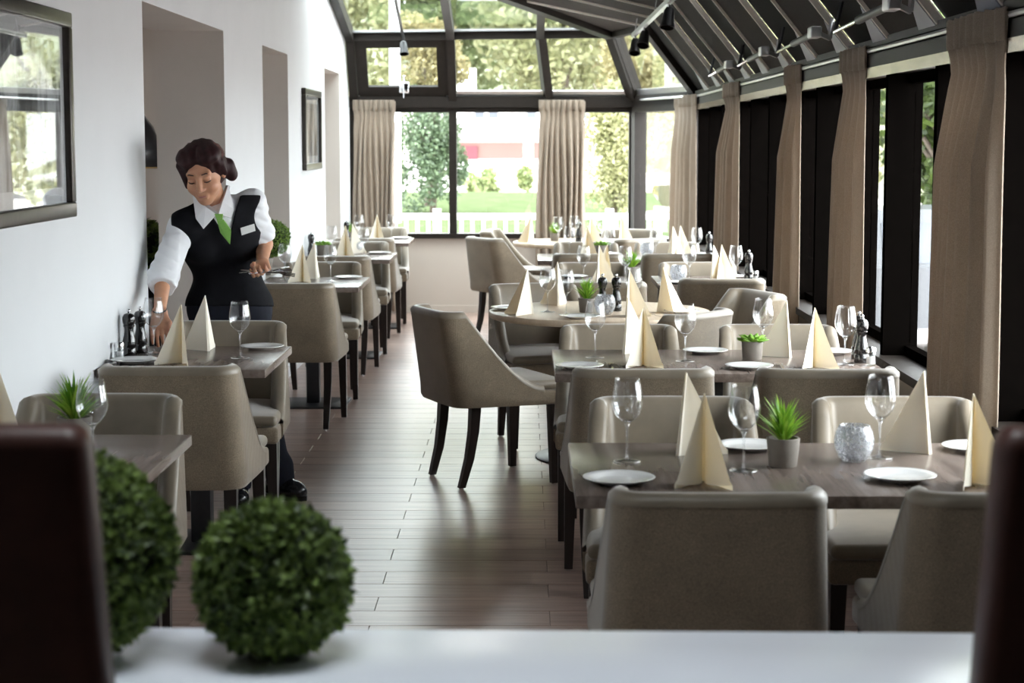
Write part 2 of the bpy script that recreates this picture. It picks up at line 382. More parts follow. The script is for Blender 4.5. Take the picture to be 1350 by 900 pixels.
# end wall below the windows, with a dark sill
tag(MB().box(XL - 0.3, 1.06, YF, YF + 0.15, -0.1, 0.70).build('wall_far', M_CREAM), kind='structure')
tag(MB().box(XL, 1.06, YF - 0.012, YF, 0.0, 0.07).build('baseboard_far', M_CREAM), kind='structure')
cw = MB(); cw.hexa([(1.05, YF, -0.1), (1.50, 15.6, -0.1), (1.65, 15.65, -0.1), (1.12, YF + 0.15, -0.1), (1.05, YF, 0.70), (1.50, 15.6, 0.70), (1.65, 15.65, 0.70), (1.12, YF + 0.15, 0.70)])
tag(cw.build('wall_corner', M_CREAM), kind='structure')
tag(MB().box(1.50, 1.65, Y0, 15.62, -0.1, 0.70).build('wall_right', M_CREAM), kind='structure')
# near part of the room (behind the photographer)
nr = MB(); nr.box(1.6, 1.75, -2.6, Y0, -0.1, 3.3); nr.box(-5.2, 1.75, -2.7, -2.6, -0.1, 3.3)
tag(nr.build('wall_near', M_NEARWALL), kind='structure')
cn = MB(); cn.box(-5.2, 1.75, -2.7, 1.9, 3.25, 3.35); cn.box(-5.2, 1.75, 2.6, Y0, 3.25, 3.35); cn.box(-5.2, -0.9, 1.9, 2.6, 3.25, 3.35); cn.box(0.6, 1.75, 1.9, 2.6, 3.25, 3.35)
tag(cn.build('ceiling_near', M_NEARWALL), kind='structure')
# unseen roof light added to brighten the counter: white shaft, pane on top
rl = empty('added_roof_light'); tag(rl, kind='structure')
sh_ = MB(); sh_.box(-0.95, -0.9, 1.85, 2.65, 3.25, 3.75); sh_.box(0.6, 0.65, 1.85, 2.65, 3.25, 3.75); sh_.box(-0.9, 0.6, 1.85, 1.9, 3.25, 3.75); sh_.box(-0.9, 0.6, 2.6, 2.65, 3.25, 3.75); sh_.build('shaft', M_WALL, rl)
MB().box(-0.95, 0.65, 1.85, 2.65, 3.752, 3.758).build('pane', M_PANE, rl)

# --- windows of the end wall
def window(name, root_parts):
    r = empty(name); tag(r, kind='structure'); return r
w1 = empty('window_1'); tag(w1, kind='structure')
MB().box(XL, 1.08, YF - 0.05, YF + 0.12, 0.70, 0.745).build('sill', M_FRAME, w1)
MB().box(XL, 1.08, YF - 0.02, YF + 0.10, 1.865, 1.97).build('head_beam', M_FRAME, w1)
for x0, x1 in ((XL, XL + 0.06), (-0.69, -0.62), (0.20, 0.26), (0.98, 1.09)):
    MB().box(x0, x1, YF - 0.02, YF + 0.10, 0.745, 1.865).build('mullion', M_FRAME, w1)
for x0, x1 in ((XL + 0.06, -0.69), (-0.62, 0.20), (0.26, 0.98)):
    MB().box(x0, x1, YF + 0.035, YF + 0.041, 0.745, 1.865).build('pane', M_PANE, w1)
# corner window
w2 = empty('window_2'); tag(w2, kind='structure')
A = Vector((1.05, YF, 0)); B = Vector((1.50, 15.6, 0)); dv = (B - A).normalized()
def cbar(t0, t1, z0, z1, th, nm, mt):
    p = A + (B - A) * t0; q = A + (B - A) * t1
    MB().bar((p.x, p.y, (z0 + z1) / 2), (q.x, q.y, (z0 + z1) / 2), th, z1 - z0).build(nm, mt, w2)
cbar(0, 1, 0.70, 0.745, 0.17, 'sill', M_FRAME); cbar(0, 1, 1.865, 1.97, 0.12, 'head_beam', M_FRAME)
cbar(0.0, 0.07, 0.745, 1.865, 0.12, 'mullion', M_FRAME); cbar(0.93, 1.0, 0.745, 1.865, 0.12, 'mullion', M_FRAME); cbar(0.07, 0.93, 0.745, 1.865, 0.006, 'pane', M_PANE)
# --- window side: deep mullions every 0.88 m
w3 = empty('window_3'); tag(w3, kind='structure')
MB().box(1.43, 1.66, Y0, 15.62, 0.70, 0.735).build('sill', M_FRAME, w3)
MB().box(1.45, 1.62, Y0, 15.62, 1.87, 1.99).build('head_beam', M_FRAME, w3)
MB().box(1.445, 1.449, Y0, 15.62, 1.862, 1.905).build('polished_band', pmat('polished_champagne_band', (0.50, 0.41, 0.32), 0.22, 0.35, 3.0, stretch=(1, 2.5, 8), metal=0.85), w3)
MULL = [7.36 + 0.88 * k for k in range(-7, 10)]
for k, ym in enumerate(MULL):
    if ym + 0.05 > 15.6: continue
    m = MB(); m.box(1.46, 1.60, ym, ym + 0.05, 0.735, 1.87); m.box(1.50, 1.56, ym + 0.05, ym + 0.075, 0.735, 1.87)
    m.build('mullion', M_MULL, w3)
    y1 = min(ym + 0.88, 15.6)
    MB().box(XG - 0.003, XG + 0.003, ym + 0.05, y1, 0.735, 1.87).build('pane', M_PANE, w3)
    f = MB(); f.box(1.55, 1.59, ym + 0.05, y1, 0.735, 0.775); f.box(1.55, 1.59, ym + 0.05, y1, 1.83, 1.87); f.build('sash_rail', M_MULL, w3)

# --- roof
ceil = empty('ceiling'); tag(ceil, kind='structure')
def V3(p): return Vector(p)
def lerp(a, b, t): return V3(a) + (V3(b) - V3(a)) * t
def slab(quad, th, name, mat, drop=0.0):
    """flat panel through 3 or 4 points, thickness th upwards"""
    q = [V3(p) for p in quad]; n = (q[1] - q[0]).cross(q[-1] - q[0]).normalized()
    if n.z < 0: n = -n
    k = len(q); v = [p - n * drop for p in q] + [p + n * (th - drop) for p in q]
    f = [tuple(range(k))[::-1], tuple(range(k, 2 * k))] + [(i, (i + 1) % k, (i + 1) % k + k, i + k) for i in range(k)]
    return mesh_obj(name, v, f, mat, ceil)
def beam(a, b, w, h, name='rafter', mat=None, up=(0, 0, 1)):
    return MB().bar(a, b, w, h, up).build(name, mat or M_FRAME, ceil)
# end slope: steep strip with glass, then the flatter strip up to the hip
nE = (0, -0.82, 0.57)
xr_e = [XL + 0.04, -0.655, 0.23, 1.05]; 
def onE(x):  # eave and bend points for a rafter at x on the end slope
    t = (x - XL) / (K1[0] - XL)
    return V3((x, YF, ZE)), lerp(K_L, K1, min(1, max(0, t)))
def hipY(x):  # where the end plane meets the side plane
    t = (x - XL) / (K1[0] - XL); return lerp(TL, K1, t)
bx = [XL + 0.045, -0.655, 0.15, 0.80]
ex = [XL + 0.045, -0.655, 0.23, 1.05]
for i in range(4):
    e = V3((ex[i], YF, ZE)); k = lerp(K_L, K1, (bx[i] - XL) / (K1[0] - XL)); t = hipY(bx[i])
    beam(e, k, 0.075, 0.11, up=nE)
    if i < 3: beam(k, t, 0.07, 0.11)
for i in range(3):
    e0 = V3((ex[i], YF, ZE)); e1 = V3((ex[i + 1], YF, ZE)); k0 = lerp(K_L, K1, (bx[i] - XL) / (K1[0] - XL)); k1 = lerp(K_L, K1, (bx[i + 1] - XL) / (K1[0] - XL))
    slab([e0, e1, k1, k0], 0.006, 'roof_pane', M_ROOFPANE, -0.02)
    t0, t1 = hipY(bx[i]), hipY(bx[i + 1])
    slab([k0, k1, t1, t0] if i < 2 else [k0, k1, t0], 0.006, 'roof_pane', M_ROOFPANE, -0.02)
    # bar at the bend, aluminium flashing above it, pale gutter strip at the eaves
    beam(k0, k1, 0.06, 0.085, 'purlin')
    a = k0 + V3((0, -0.06, 0.035)); b = k1 + V3((0, -0.06, 0.035))
    beam(a, b, 0.05, 0.018, 'flashing_and_sky_gap', M_ALU)
    a = e0 + (k0 - e0) * 0.10; b = e1 + (k1 - e1) * 0.10
    beam(a + V3((0.04, 0, 0)), b - V3((0.04, 0, 0)), 0.012, 0.085, 'gutter_strip', M_ALU, up=(0, -0.57, 0.82))
# opening sash in the first end panel
e0 = V3((ex[0], YF, ZE)); e1 = V3((ex[1], YF, ZE)); k0 = lerp(K_L, K1, (bx[0] - XL) / (K1[0] - XL)); k1 = lerp(K_L, K1, (bx[1] - XL) / (K1[0] - XL))
def pt(u, v): return (e0 * (1 - u) + e1 * u) * (1 - v) + (k0 * (1 - u) + k1 * u) * v
for (u0, v0, u1, v1, w, h) in ((0.06, 0.14, 0.94, 0.14, 0.03, 0.13), (0.06, 0.90, 0.94, 0.90, 0.03, 0.10), (0.10, 0.10, 0.10, 0.95, 0.10, 0.03), (0.91, 0.10, 0.91, 0.95, 0.10, 0.03)):
    MB().bar(pt(u0, v0), pt(u1, v1), w, h, nE if abs(u0 - u1) < 0.01 else (0, -0.57, 0.82)).build('sash_frame', M_FRAME, ceil)
# beam along the eaves
beam((XL, YF, ZE - 0.01), (1.05, YF, ZE - 0.01), 0.13, 0.10, 'eaves_beam')
beam(E1, E2, 0.12, 0.10, 'eaves_beam')
beam((1.50, 15.65, ZE + 0.02), (1.50, Y0, ZE + 0.02), 0.10, 0.06, 'eaves_beam')
# corner facet
beam(E1, K1, 0.13, 0.10, up=nE); beam(E2, K2, 0.09, 0.09); beam(K1, K2, 0.07, 0.09, 'purlin')
slab([E1, E2, K2, K1], 0.006, 'roof_pane', M_ROOFPANE, -0.02)
MB().bar(lerp(E1, K1, .1), lerp(E2, K2, .1), 0.012, 0.085, (0, -0.57, 0.82)).build('gutter_strip', M_ALU, ceil)
# hip beam
beam(K1, TL, 0.11, 0.12)
# side slope: steep blinds and flatter blinds, pale rails between
def Es(y): return V3((1.50, y, ZE))
def Ks(y): return V3((1.02, y, ZK + 0.02))
def Ts(y): return V3((XL, y, 3.19))
ys = [Y0] + [7.36 + 0.88 * k for k in range(-8, 9) if Y0 < 7.36 + 0.88 * k < 15.2] + [15.4]
for i, (a, b) in enumerate(zip(ys[:-1], ys[1:])):
    blk = (i % 2 == 0)
    slab([Es(a + 0.008), Es(b - 0.008 + (0.2 if b > 15.3 else 0)), Ks(b - 0.008), Ks(a + 0.008)], 0.02, 'roof_panel', M_BLINDBLACK if blk else M_BLIND, -0.02 if blk else 0.0)
    if b <= 13.3: q = [Ks(a + 0.008), Ks(b - 0.008), Ts(b - 0.008), Ts(a + 0.008)]
    else:
        def far(y):  # cut by the hip
            if y <= 13.3: return Ts(y)
            t = (y - 13.3) / (K1[1] - 13.3); return lerp(TL, K1, t)
        q = [Ks(a + 0.008), Ks(b - 0.008), far(b - 0.008), far(a + 0.008)]
    slab(q, 0.02, 'roof_panel', M_BLIND)
    nd = V3((-0.012, 0, -0.012))     # pale corner painted as daylight through a gap at each panel foot
    slab([Es(a + 0.02) + nd, Es(a + 0.45 * (b - a)) + nd, lerp(Es(a + 0.02), Ks(a + 0.02), 0.30) + nd], 0.004, 'flashing_and_sky_gap', M_SKYGAP)
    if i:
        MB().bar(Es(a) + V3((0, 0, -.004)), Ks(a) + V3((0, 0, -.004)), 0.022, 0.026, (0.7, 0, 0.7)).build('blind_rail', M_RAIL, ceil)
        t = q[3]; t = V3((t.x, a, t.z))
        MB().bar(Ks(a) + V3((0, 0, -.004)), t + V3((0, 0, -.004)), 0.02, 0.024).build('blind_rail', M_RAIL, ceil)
slab([Ks(15.4), K1, lerp(TL, K1, (15.4 - 13.3) / (K1[1] - 13.3))], 0.02, 'roof_panel', M_BLIND)
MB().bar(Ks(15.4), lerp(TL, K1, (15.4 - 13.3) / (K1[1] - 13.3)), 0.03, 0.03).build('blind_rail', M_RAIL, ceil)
slab([V3((XL - .4, Y0, 3.2)), V3((1.75, Y0, 3.2)), V3((1.75, Y0, 3.26)), V3((XL - .4, Y0, 3.26))], 0.02, 'roof_panel', M_BLIND)
# closing gable between the low eaves and the near ceiling
g = MB(); g.add([(XL - 0.1, Y0 - 0.02, 3.19), (1.02, Y0 - 0.02, ZK), (1.50, Y0 - 0.02, ZE), (1.75, Y0 - 0.02, ZE), (1.75, Y0 - 0.02, 3.3), (XL - 0.1, Y0 - 0.02, 3.3),
                 (XL - 0.1, Y0, 3.19), (1.02, Y0, ZK), (1.50, Y0, ZE), (1.75, Y0, ZE), (1.75, Y0, 3.3), (XL - 0.1, Y0, 3.3)],
                [(0, 1, 2, 3, 4, 5), (11, 10, 9, 8, 7, 6)] + [(i, (i + 1) % 6, (i + 1) % 6 + 6, i + 6) for i in range(6)])
tag(g.build('wall_gable', M_TAUPE), kind='structure')
# curtain track along the window side
MB().tube([(1.452, Y0, 1.975), (1.452, 15.3, 1.975), (1.03, 16.93, 1.975)], 0.011, 8).build('curtain_track', M_ALU, w3)

# ================================================================== CURTAINS
def curtain(name, a, b, ztop, zbot, label, folds, depth=0.035, flare=0.08, seed=0):
    a = Vector((a[0], a[1], 0)); b = Vector((b[0], b[1], 0)); d = (b - a); Ln = d.length; d.normalize(); n = Vector((d.y, -d.x, 0))
    if n.dot(Vector((0, 10, 0)) - a) < 0: n = -n      # pleats swell into the room
    r = random.Random(seed); nx, nz = folds * 10, 26; v = []; f = []
    ph = [r.uniform(-0.5, 0.5) for _ in range(folds + 2)]; am = [r.uniform(0.5, 1.35) for _ in range(folds + 2)]; am[0] = 0.25; am[1] = 0.7
    def depf(u, t):
        k = u * folds; ki = int(k); w = k - ki
        pch = ph[ki] * (1 - w) + ph[ki + 1] * w; A = (am[ki] * (1 - w) + am[ki + 1] * w) * depth
        env = 0.50 if t < 0.045 else (0.50 - 0.28 * (t - 0.045) / 0.03 if t < 0.075 else 0.22 + 0.78 * min(1, (t - 0.075) / 0.16))
        return -0.02 + 1.7 * A * env * math.sin(PI * k + 0.25 * pch * math.sin(PI * u) * t * 3) ** 2 * (0.8 + 0.4 * t), k
    for j in range(nz + 1):
        t = (j / nz) ** 1.5; z = ztop + (zbot - ztop) * t
        for i in range(nx + 1):
            u = i / nx; dep, k = depf(u, t)
            sp = 1 + flare * min(1, t * 2.2) - 0.05 * math.exp(-((t - 0.075) / 0.03) ** 2)
            p = a + d * (Ln * (0.5 + (u - 0.5) * sp)) + n * dep + d * (0.01 * math.sin(7 * t + k))
            v.append((p.x, p.y, z))
    for j in range(nz):
        for i in range(nx):
            q = j * (nx + 1) + i; f.append((q, q + 1, q + nx + 2, q + nx + 1))
    root = empty(name, (0, 0, 0))
    o = mesh_obj('drape', v, f, M_CURTAIN, root, True)
    m = o.modifiers.new('thick', 'SOLIDIFY'); m.thickness = 0.004
    # gathered heading tape
    v2 = []; f2 = []
    n2 = folds * 10
    for j, (z, o_) in enumerate(((ztop + 0.012, 0.0), (ztop + 0.004, 0.004), (ztop - 0.05, 0.004), (ztop - 0.085, 0.002))):
        for i in range(n2 + 1):
            u = i / n2; p = a + d * (Ln * (0.5 + (u - 0.5) * 0.99)) + n * (depf(u, 0.02)[0] + o_)
            v2.append((p.x, p.y, z + 0.002 * math.sin(2 * PI * u * folds * 2.2)))
    for j in range(3):
        for i in range(n2):
            q = j * (n2 + 1) + i; f2.append((q, q + 1, q + n2 + 2, q + n2 + 1))
    h = mesh_obj('heading', v2, f2, M_CURTAIN, root, True); m = h.modifiers.new('thick', 'SOLIDIFY'); m.thickness = 0.006; m.offset = 0
    tag(root, label, 'curtain', 'beige linen curtains')
    return root
curtain('linen_curtain', (-1.575, 16.90), (-1.19, 16.90), 1.965, 0.03, 'beige linen curtain in the corner at the end of the white wall', 8, 0.042, 0.02, 1)
curtain('linen_curtain', (0.14, 16.90), (0.56, 16.90), 1.965, 0.03, 'beige linen curtain hanging mid-way across the end window', 8, 0.042, 0.08, 2)
curtain('linen_curtain', (1.42, 5.50), (1.42, 6.18), 1.985, 0.03, 'wide beige linen curtain nearest the camera on the window side', 7, 0.050, 0.02, 3)
curtain('linen_curtain', (1.42, 7.74), (1.42, 8.28), 1.985, 0.03, 'beige linen curtain behind the second long table, second along the windows', 5, 0.050, 0.06, 4)
curtain('linen_curtain', (1.42, 9.54), (1.42, 10.0), 1.985, 0.03, 'beige linen curtain by the round table, third along the windows', 5, 0.050, 0.12, 5)
curtain('linen_curtain', (1.42, 12.25), (1.42, 13.0), 1.985, 0.03, 'beige linen curtain fourth along the window side', 5, 0.045, 0.06, 6)
curtain('linen_curtain', (1.41, 15.15), (1.30, 16.0), 1.975, 0.03, 'beige linen curtain at the far corner of the window side', 5, 0.04, 0.06, 7)
# ================================================================== CHAIRS
def chair_path(inset):
    """plan of the tub back at seat height, from one arm tip round the back to the other"""
    hw_f, hw_b, yf, yb, rc = 0.278 - inset, 0.262 - inset, 0.165, -0.268 + inset, max(0.03, 0.080 - inset)
    P = []; T = []
    for i in range(14):
        t = i / 14; y = yf + (yb + rc - yf) * t; P.append((hw_f + (hw_b - hw_f) * t, y)); T.append(t)
    for i in range(7):
        a = (PI / 2) * i / 6; P.append((hw_b - rc + rc * math.cos(a), yb + rc - rc * math.sin(a))); T.append(1.0)
    for i in range(1, 5):
        P.append(((hw_b - rc) * (1 - i / 5), yb - 0.006 * math.sin(PI / 2 * i / 5))); T.append(1.0)
    R = [(x, y, t) for (x, y), t in zip(P, T)] + [(0, yb - 0.006, 1.0)]
    Lf = [(-x, y, t) for (x, y, t) in R[:-1]][::-1]
    return R + Lf
def chair_top(t): return 0.472 + 0.350 * (min(1, t / 0.92) ** 1.9) - 0.012 * max(0, (t - 0.86) / 0.14) ** 2 * 0
def lean(x, y, t, z):
    k = max(0.0, z - 0.44); w = min(1.0, max(0.0, (0.12 - y) / 0.3))
    return (x * (1 - 0.20 * k * (0.4 + 0.6 * w)), y - 0.15 * k * w, z)
def make_chair():
    root = empty('dining_chair')
    po, pi_ = chair_path(0.0), chair_path(0.055); n = len(po)
    pm1, pm2, pm3 = chair_path(0.012), chair_path(0.028), chair_path(0.044)
    zb = 0.385
    rows = []
    rows.append([lean(x * 0.965, y * 0.965, t, zb) for x, y, t in po])
    for k in range(8):
        s = k / 7; rows.append([lean(x, y, t, zb + 0.018 + (chair_top(t) - 0.022 - zb - 0.018) * s) for x, y, t in po])
    v = [p for r in rows for p in r]; f = []
    for j in range(len(rows) - 1):
        for i in range(n - 1): f.append((j * n + i, j * n + i + 1, (j + 1) * n + i + 1, (j + 1) * n + i))
    # front faces of the two arm tips
    for e, (a, b) in ((0, (po[0], pi_[0])), (n - 1, (po[-1], pi_[-1]))):
        bn = len(v)
        for j in range(len(rows)):
            z = rows[j][e][2]; v.append(lean(b[0], b[1], b[2], z))
        for j in range(len(rows) - 1): f.append((j * n + e, bn + j, bn + j + 1, (j + 1) * n + e))
    mesh_obj('back_shell', v, f, M_FABRIC, root, auto=50)
    # cushioned inside with the roll over the top edge
    ir = [[lean(x * 1.006, y * 1.006, t, chair_top(t) - 0.024) for x, y, t in po],
          [lean(x * 1.006, y * 1.006, t, chair_top(t) - 0.010) for x, y, t in po],
          [lean(x, y, t, chair_top(t) + 0.002) for x, y, t in pm1], [lean(x, y, t, chair_top(t) + 0.007) for x, y, t in pm2],
          [lean(x, y, t, chair_top(t) + 0.001) for x, y, t in pm3], [lean(x, y, t, chair_top(t) - 0.016) for x, y, t in pi_]]
    for k in range(1, 7):
        s = k / 6; q = chair_path(0.055 + 0.012 * math.sin(PI * s))
        ir.append([lean(x, y, t, (chair_top(t) - 0.016) * (1 - s) + 0.43 * s) for x, y, t in q])
    v = [p for r in ir for p in r]; f = []
    for j in range(len(ir) - 1):
        for i in range(n - 1): f.append((j * n + i, j * n + i + 1, (j + 1) * n + i + 1, (j + 1) * n + i))
    mesh_obj('inner_back', v, f, M_VELVET, root, True)
    def tp(x, y, z):
        s = 0.86 + 0.14 * min(1, max(0, (y + 0.25) / 0.42)); return Vector((x * s, y, z))
    MB().rbox(-0.272, 0.272, -0.235, 0.285, 0.382, 0.452, 0.016, 2, tp, (4, 4, 1)).build('seat_base', M_FABRIC, root, auto=40)
    def cu(x, y, z):
        s = 0.86 + 0.14 * min(1, max(0, (y + 0.25) / 0.42)); c = 0.016 * max(0, 1 - (x / 0.27) ** 2) * max(0, 1 - (y / 0.29) ** 2) if z > 0.47 else 0
        return Vector((x * s * 0.985, y, z + c))
    MB().rbox(-0.272, 0.272, -0.215, 0.288, 0.452, 0.496, 0.020, 3, cu, (5, 5, 1)).build('seat_cushion', M_VELVET, root, True)
    for s in (-1, 1):
        m = MB(); m.bar((s * 0.238, 0.225, 0.39), (s * 0.245, 0.23, 0.008), 0.046, 0.046, (0, 1, 0), w2=0.031, h2=0.031); m.build('leg', M_LEG, root)
        m = MB(); P = [(s * 0.195, -0.150, 0.39), (s * 0.195, -0.158, 0.27), (s * 0.191, -0.178, 0.14), (s * 0.187, -0.215, 0.008)]; wd = [0.046, 0.042, 0.037, 0.030]
        v = []
        for (x, y, z), w in zip(P, wd): v += [(x - w / 2, y - w / 2, z), (x + w / 2, y - w / 2, z), (x + w / 2, y + w / 2, z), (x - w / 2, y + w / 2, z)]
        f = [(0, 1, 2, 3), (15, 14, 13, 12)] + [(4 * j + i, 4 * j + (i + 1) % 4, 4 * j + 4 + (i + 1) % 4, 4 * j + 4 + i) for j in range(3) for i in range(4)]
        m.add(v, f); m.build('leg', M_LEG, root)
    for o in list(root.children):
        if o.name.startswith('leg'):
            pts = [Vector(q.co) for q in o.data.vertices]; zm = min(p.z for p in pts); lo = [p for p in pts if p.z < zm + 0.002]; c = sum(lo, Vector()) / len(lo)
            MB().lathe([(0.012, -0.008), (0.012, 0.002)], 8, tuple(c)).build('glide', M_CHROME, o)
    return root
CH = Proto(make_chair())
FWD, BCK = 0.0, PI           # facing away from / towards the camera
def chair(x, y, rz, label): return CH.put((x, y, 0), rz, label, 'chair', 'upholstered dining chairs')
LX = -1.285
chair(LX, 5.25, BCK, 'upholstered chair facing the camera behind the foremost wall-side table')
chair(-1.235, 6.53, FWD, 'upholstered chair back to the camera at the table the waitress is setting')
chair(-1.262, 7.54, BCK, 'upholstered chair directly in front of the waitress, tucked under her table')
chair(LX, 10.23, FWD, 'upholstered chair just beside the waitress with cutlery, back to the camera')
chair(LX, 11.42, BCK, 'upholstered chair facing the camera at the third wall-side table')
chair(LX, 12.60, FWD, 'upholstered chair back to the camera at the fourth wall-side table')
chair(LX, 13.83, BCK, 'upholstered chair facing the camera at the fourth wall-side table')
chair(LX, 14.90, FWD, 'upholstered chair back to the camera at the last wall-side table')
chair(LX, 16.12, BCK, 'upholstered chair farthest along the white wall, under the corner curtain')
chair(0.438, 4.27, FWD, 'large upholstered chair in the foreground, back to the camera, aisle end of the front table')
chair(1.11, 4.27, FWD, 'upholstered chair in the foreground partly cut off by the dark leather stool back')
chair(0.445, 5.20, BCK, 'upholstered chair facing the camera behind the two wine glasses of the front long table')
chair(1.115, 5.20, BCK, 'upholstered chair facing the camera behind the crackled candle glass of the front long table')
chair(0.415, 6.47, FWD, 'upholstered chair back to the camera at the aisle end of the second long table')
chair(1.05, 6.47, FWD, 'upholstered chair back to the camera at the window end of the second long table')
chair(0.40, 7.40, BCK, 'upholstered chair facing the camera at the aisle end of the second long table')
chair(1.07, 7.40, BCK, 'upholstered chair facing the camera behind the succulent of the second long table')
chair(-0.165, 8.55, math.radians(-66), 'upholstered chair standing out in the aisle, turned sideways at the near round table')
chair(0.12, 9.66, PI + 0.30, 'upholstered chair behind the near round table facing the camera from the aisle side')
chair(0.97, 9.30, math.radians(112), 'upholstered chair on the window side of the near round table, turned to the aisle')
chair(0.60, 8.45, math.radians(52), 'upholstered chair half hidden on the near window side of the near round table')
chair(0.44, 10.30, FWD, 'upholstered chair back to the camera at the nearer small aisle-side table')
chair(0.45, 11.36, BCK, 'upholstered chair facing the camera at the nearer small aisle-side table')
chair(1.13, 10.56, FWD, 'upholstered chair back to the camera at the nearer small window-side table')
chair(1.11, 11.40, BCK, 'upholstered chair facing the camera at the nearer small window-side table')
chair(0.45, 12.86, FWD, 'upholstered chair back to the camera at the farther small aisle-side table')
chair(0.48, 13.75, BCK, 'upholstered chair facing the camera at the farther small aisle-side table')
chair(1.07, 12.86, FWD, 'upholstered chair back to the camera at the farther small window-side table')
chair(1.10, 13.75, BCK, 'upholstered chair facing the camera at the farther small window-side table')
chair(-0.10, 14.85, math.radians(-58), 'upholstered chair in the aisle at the far round table, back to the camera')
chair(-0.03, 15.92, math.radians(-100), 'upholstered chair under the end window on the aisle side of the far round table')
chair(0.80, 14.80, math.radians(35), 'upholstered chair at the far round table, back to the camera on the window side')
chair(0.86, 15.86, math.radians(160), 'upholstered chair at the far round table in front of the corner window post')

# ================================================================== TABLES
def make_table(w, d, name='dining_table'):
    r = empty(name)
    MB().rbox(-w / 2, w / 2, -d / 2, d / 2, 0.718, 0.75, 0.003, 1).build('tabletop', M_TABLE, r, auto=30)
    MB().rbox(-0.04, 0.04, -0.04, 0.04, 0.012, 0.70, 0.006, 1).build('column', M_BLACKMETAL, r, auto=30)
    MB().rbox(-0.21, 0.21, -0.21, 0.21, 0.0, 0.014, 0.004, 1).build('base_plate', M_BLACKMETAL, r, auto=30)
    m = MB(); m.box(-0.16, 0.16, -0.02, 0.02, 0.70, 0.718); m.box(-0.02, 0.02, -0.22, 0.22, 0.70, 0.718); m.build('top_bracket', M_BLACKMETAL, r)
    return r
def make_round(R):
    r = empty('round_table')
    MB().lathe([(0.001, 0.716), (R - 0.012, 0.716), (R - 0.004, 0.719), (R, 0.727), (R, 0.743), (R - 0.003, 0.748), (R - 0.009, 0.75), (0.001, 0.75)], 72).build('tabletop', M_TABLEPALE, r, auto=35)
    MB().lathe([(0.045, 0.012), (0.045, 0.70)], 20).build('column', M_BLACKMETAL, r, auto=40)
    MB().lathe([(0.001, 0), (0.32, 0), (0.325, 0.006), (0.315, 0.013), (0.08, 0.022), (0.05, 0.03), (0.001, 0.03)], 40).build('base_plate', M_BLACKMETAL, r, auto=40)
    m = MB(); m.box(-0.25, 0.25, -0.02, 0.02, 0.70, 0.716); m.box(-0.02, 0.02, -0.25, 0.25, 0.70, 0.716); m.build('top_bracket', M_BLACKMETAL, r)
    return r
TS = Proto(make_table(0.632, 0.79)); TLG = Proto(make_table(1.235, 0.78)); TR = Proto(make_round(0.56))
LTX = -1.282
for yc, lb in ((4.845, 'small grey-brown wall-side table in the foreground, beside the boxwood balls'), (7.15, 'small grey-brown wall-side table the waitress is setting'),
               (11.03, 'small grey-brown wall-side table just beyond the waitress, third along the wall'), (13.55, 'small grey-brown wall-side table, fourth along the wall'),
               (15.72, 'small grey-brown wall-side table farthest away by the corner curtain')):
    TS.put((LTX, yc, 0), 0, lb, 'table', 'dining tables')
TLG.put((0.745, 4.715, 0), 0, 'long grey-brown table in the right foreground with a spiky plant', 'table', 'dining tables')
TLG.put((0.735, 7.035, 0), 0, 'long grey-brown table second along the windows, with a succulent', 'table', 'dining tables')
TR.put((0.385, 9.17, 0), 0, 'near round pale oak table with two pepper mills', 'table', 'dining tables')
TR.put((0.47, 15.52, 0), 0, 'far round pale oak table in front of the end window', 'table', 'dining tables')
TS.put((0.42, 11.12, 0), 0, 'small grey-brown aisle-side table behind the near round table', 'table', 'dining tables')
TS.put((1.125, 11.15, 0), 0, 'small grey-brown window-side table behind the near round table', 'table', 'dining tables')
TS.put((0.42, 13.42, 0), 0, 'farther small grey-brown aisle-side table before the far round table', 'table', 'dining tables')
TS.put((1.125, 13.45, 0), 0, 'farther small grey-brown window-side table near the corner', 'table', 'dining tables')

# ================================================================== TABLEWARE
ZT = 0.7505
def make_glass():
    r = empty('wine_glass')
    out = [(0.0075, 0.100), (0.012, 0.106), (0.024, 0.116), (0.035, 0.130), (0.0405, 0.145), (0.0425, 0.158), (0.0415, 0.172), (0.0385, 0.192), (0.0350, 0.210), (0.0325, 0.2245)]
    inn = [(x - 0.0012, z) for x, z in out[::-1][:-1]] + [(0.010, 0.109), (0.0005, 0.1065)]
    MB().lathe([out[0]] + out[1:] + inn, 32, close=True).build('bowl', M_GLASS, r, True)
    MB().lathe([(0.0042, 0.006), (0.0034, 0.02), (0.0032, 0.06), (0.0038, 0.09), (0.0075, 0.101)], 14).build('stem', M_STEM, r, True)
    MB().lathe([(0.037, 0.0), (0.0375, 0.0015), (0.030, 0.003), (0.012, 0.0055), (0.0042, 0.009)], 32).build('foot', M_STEM, r, True)
    return r
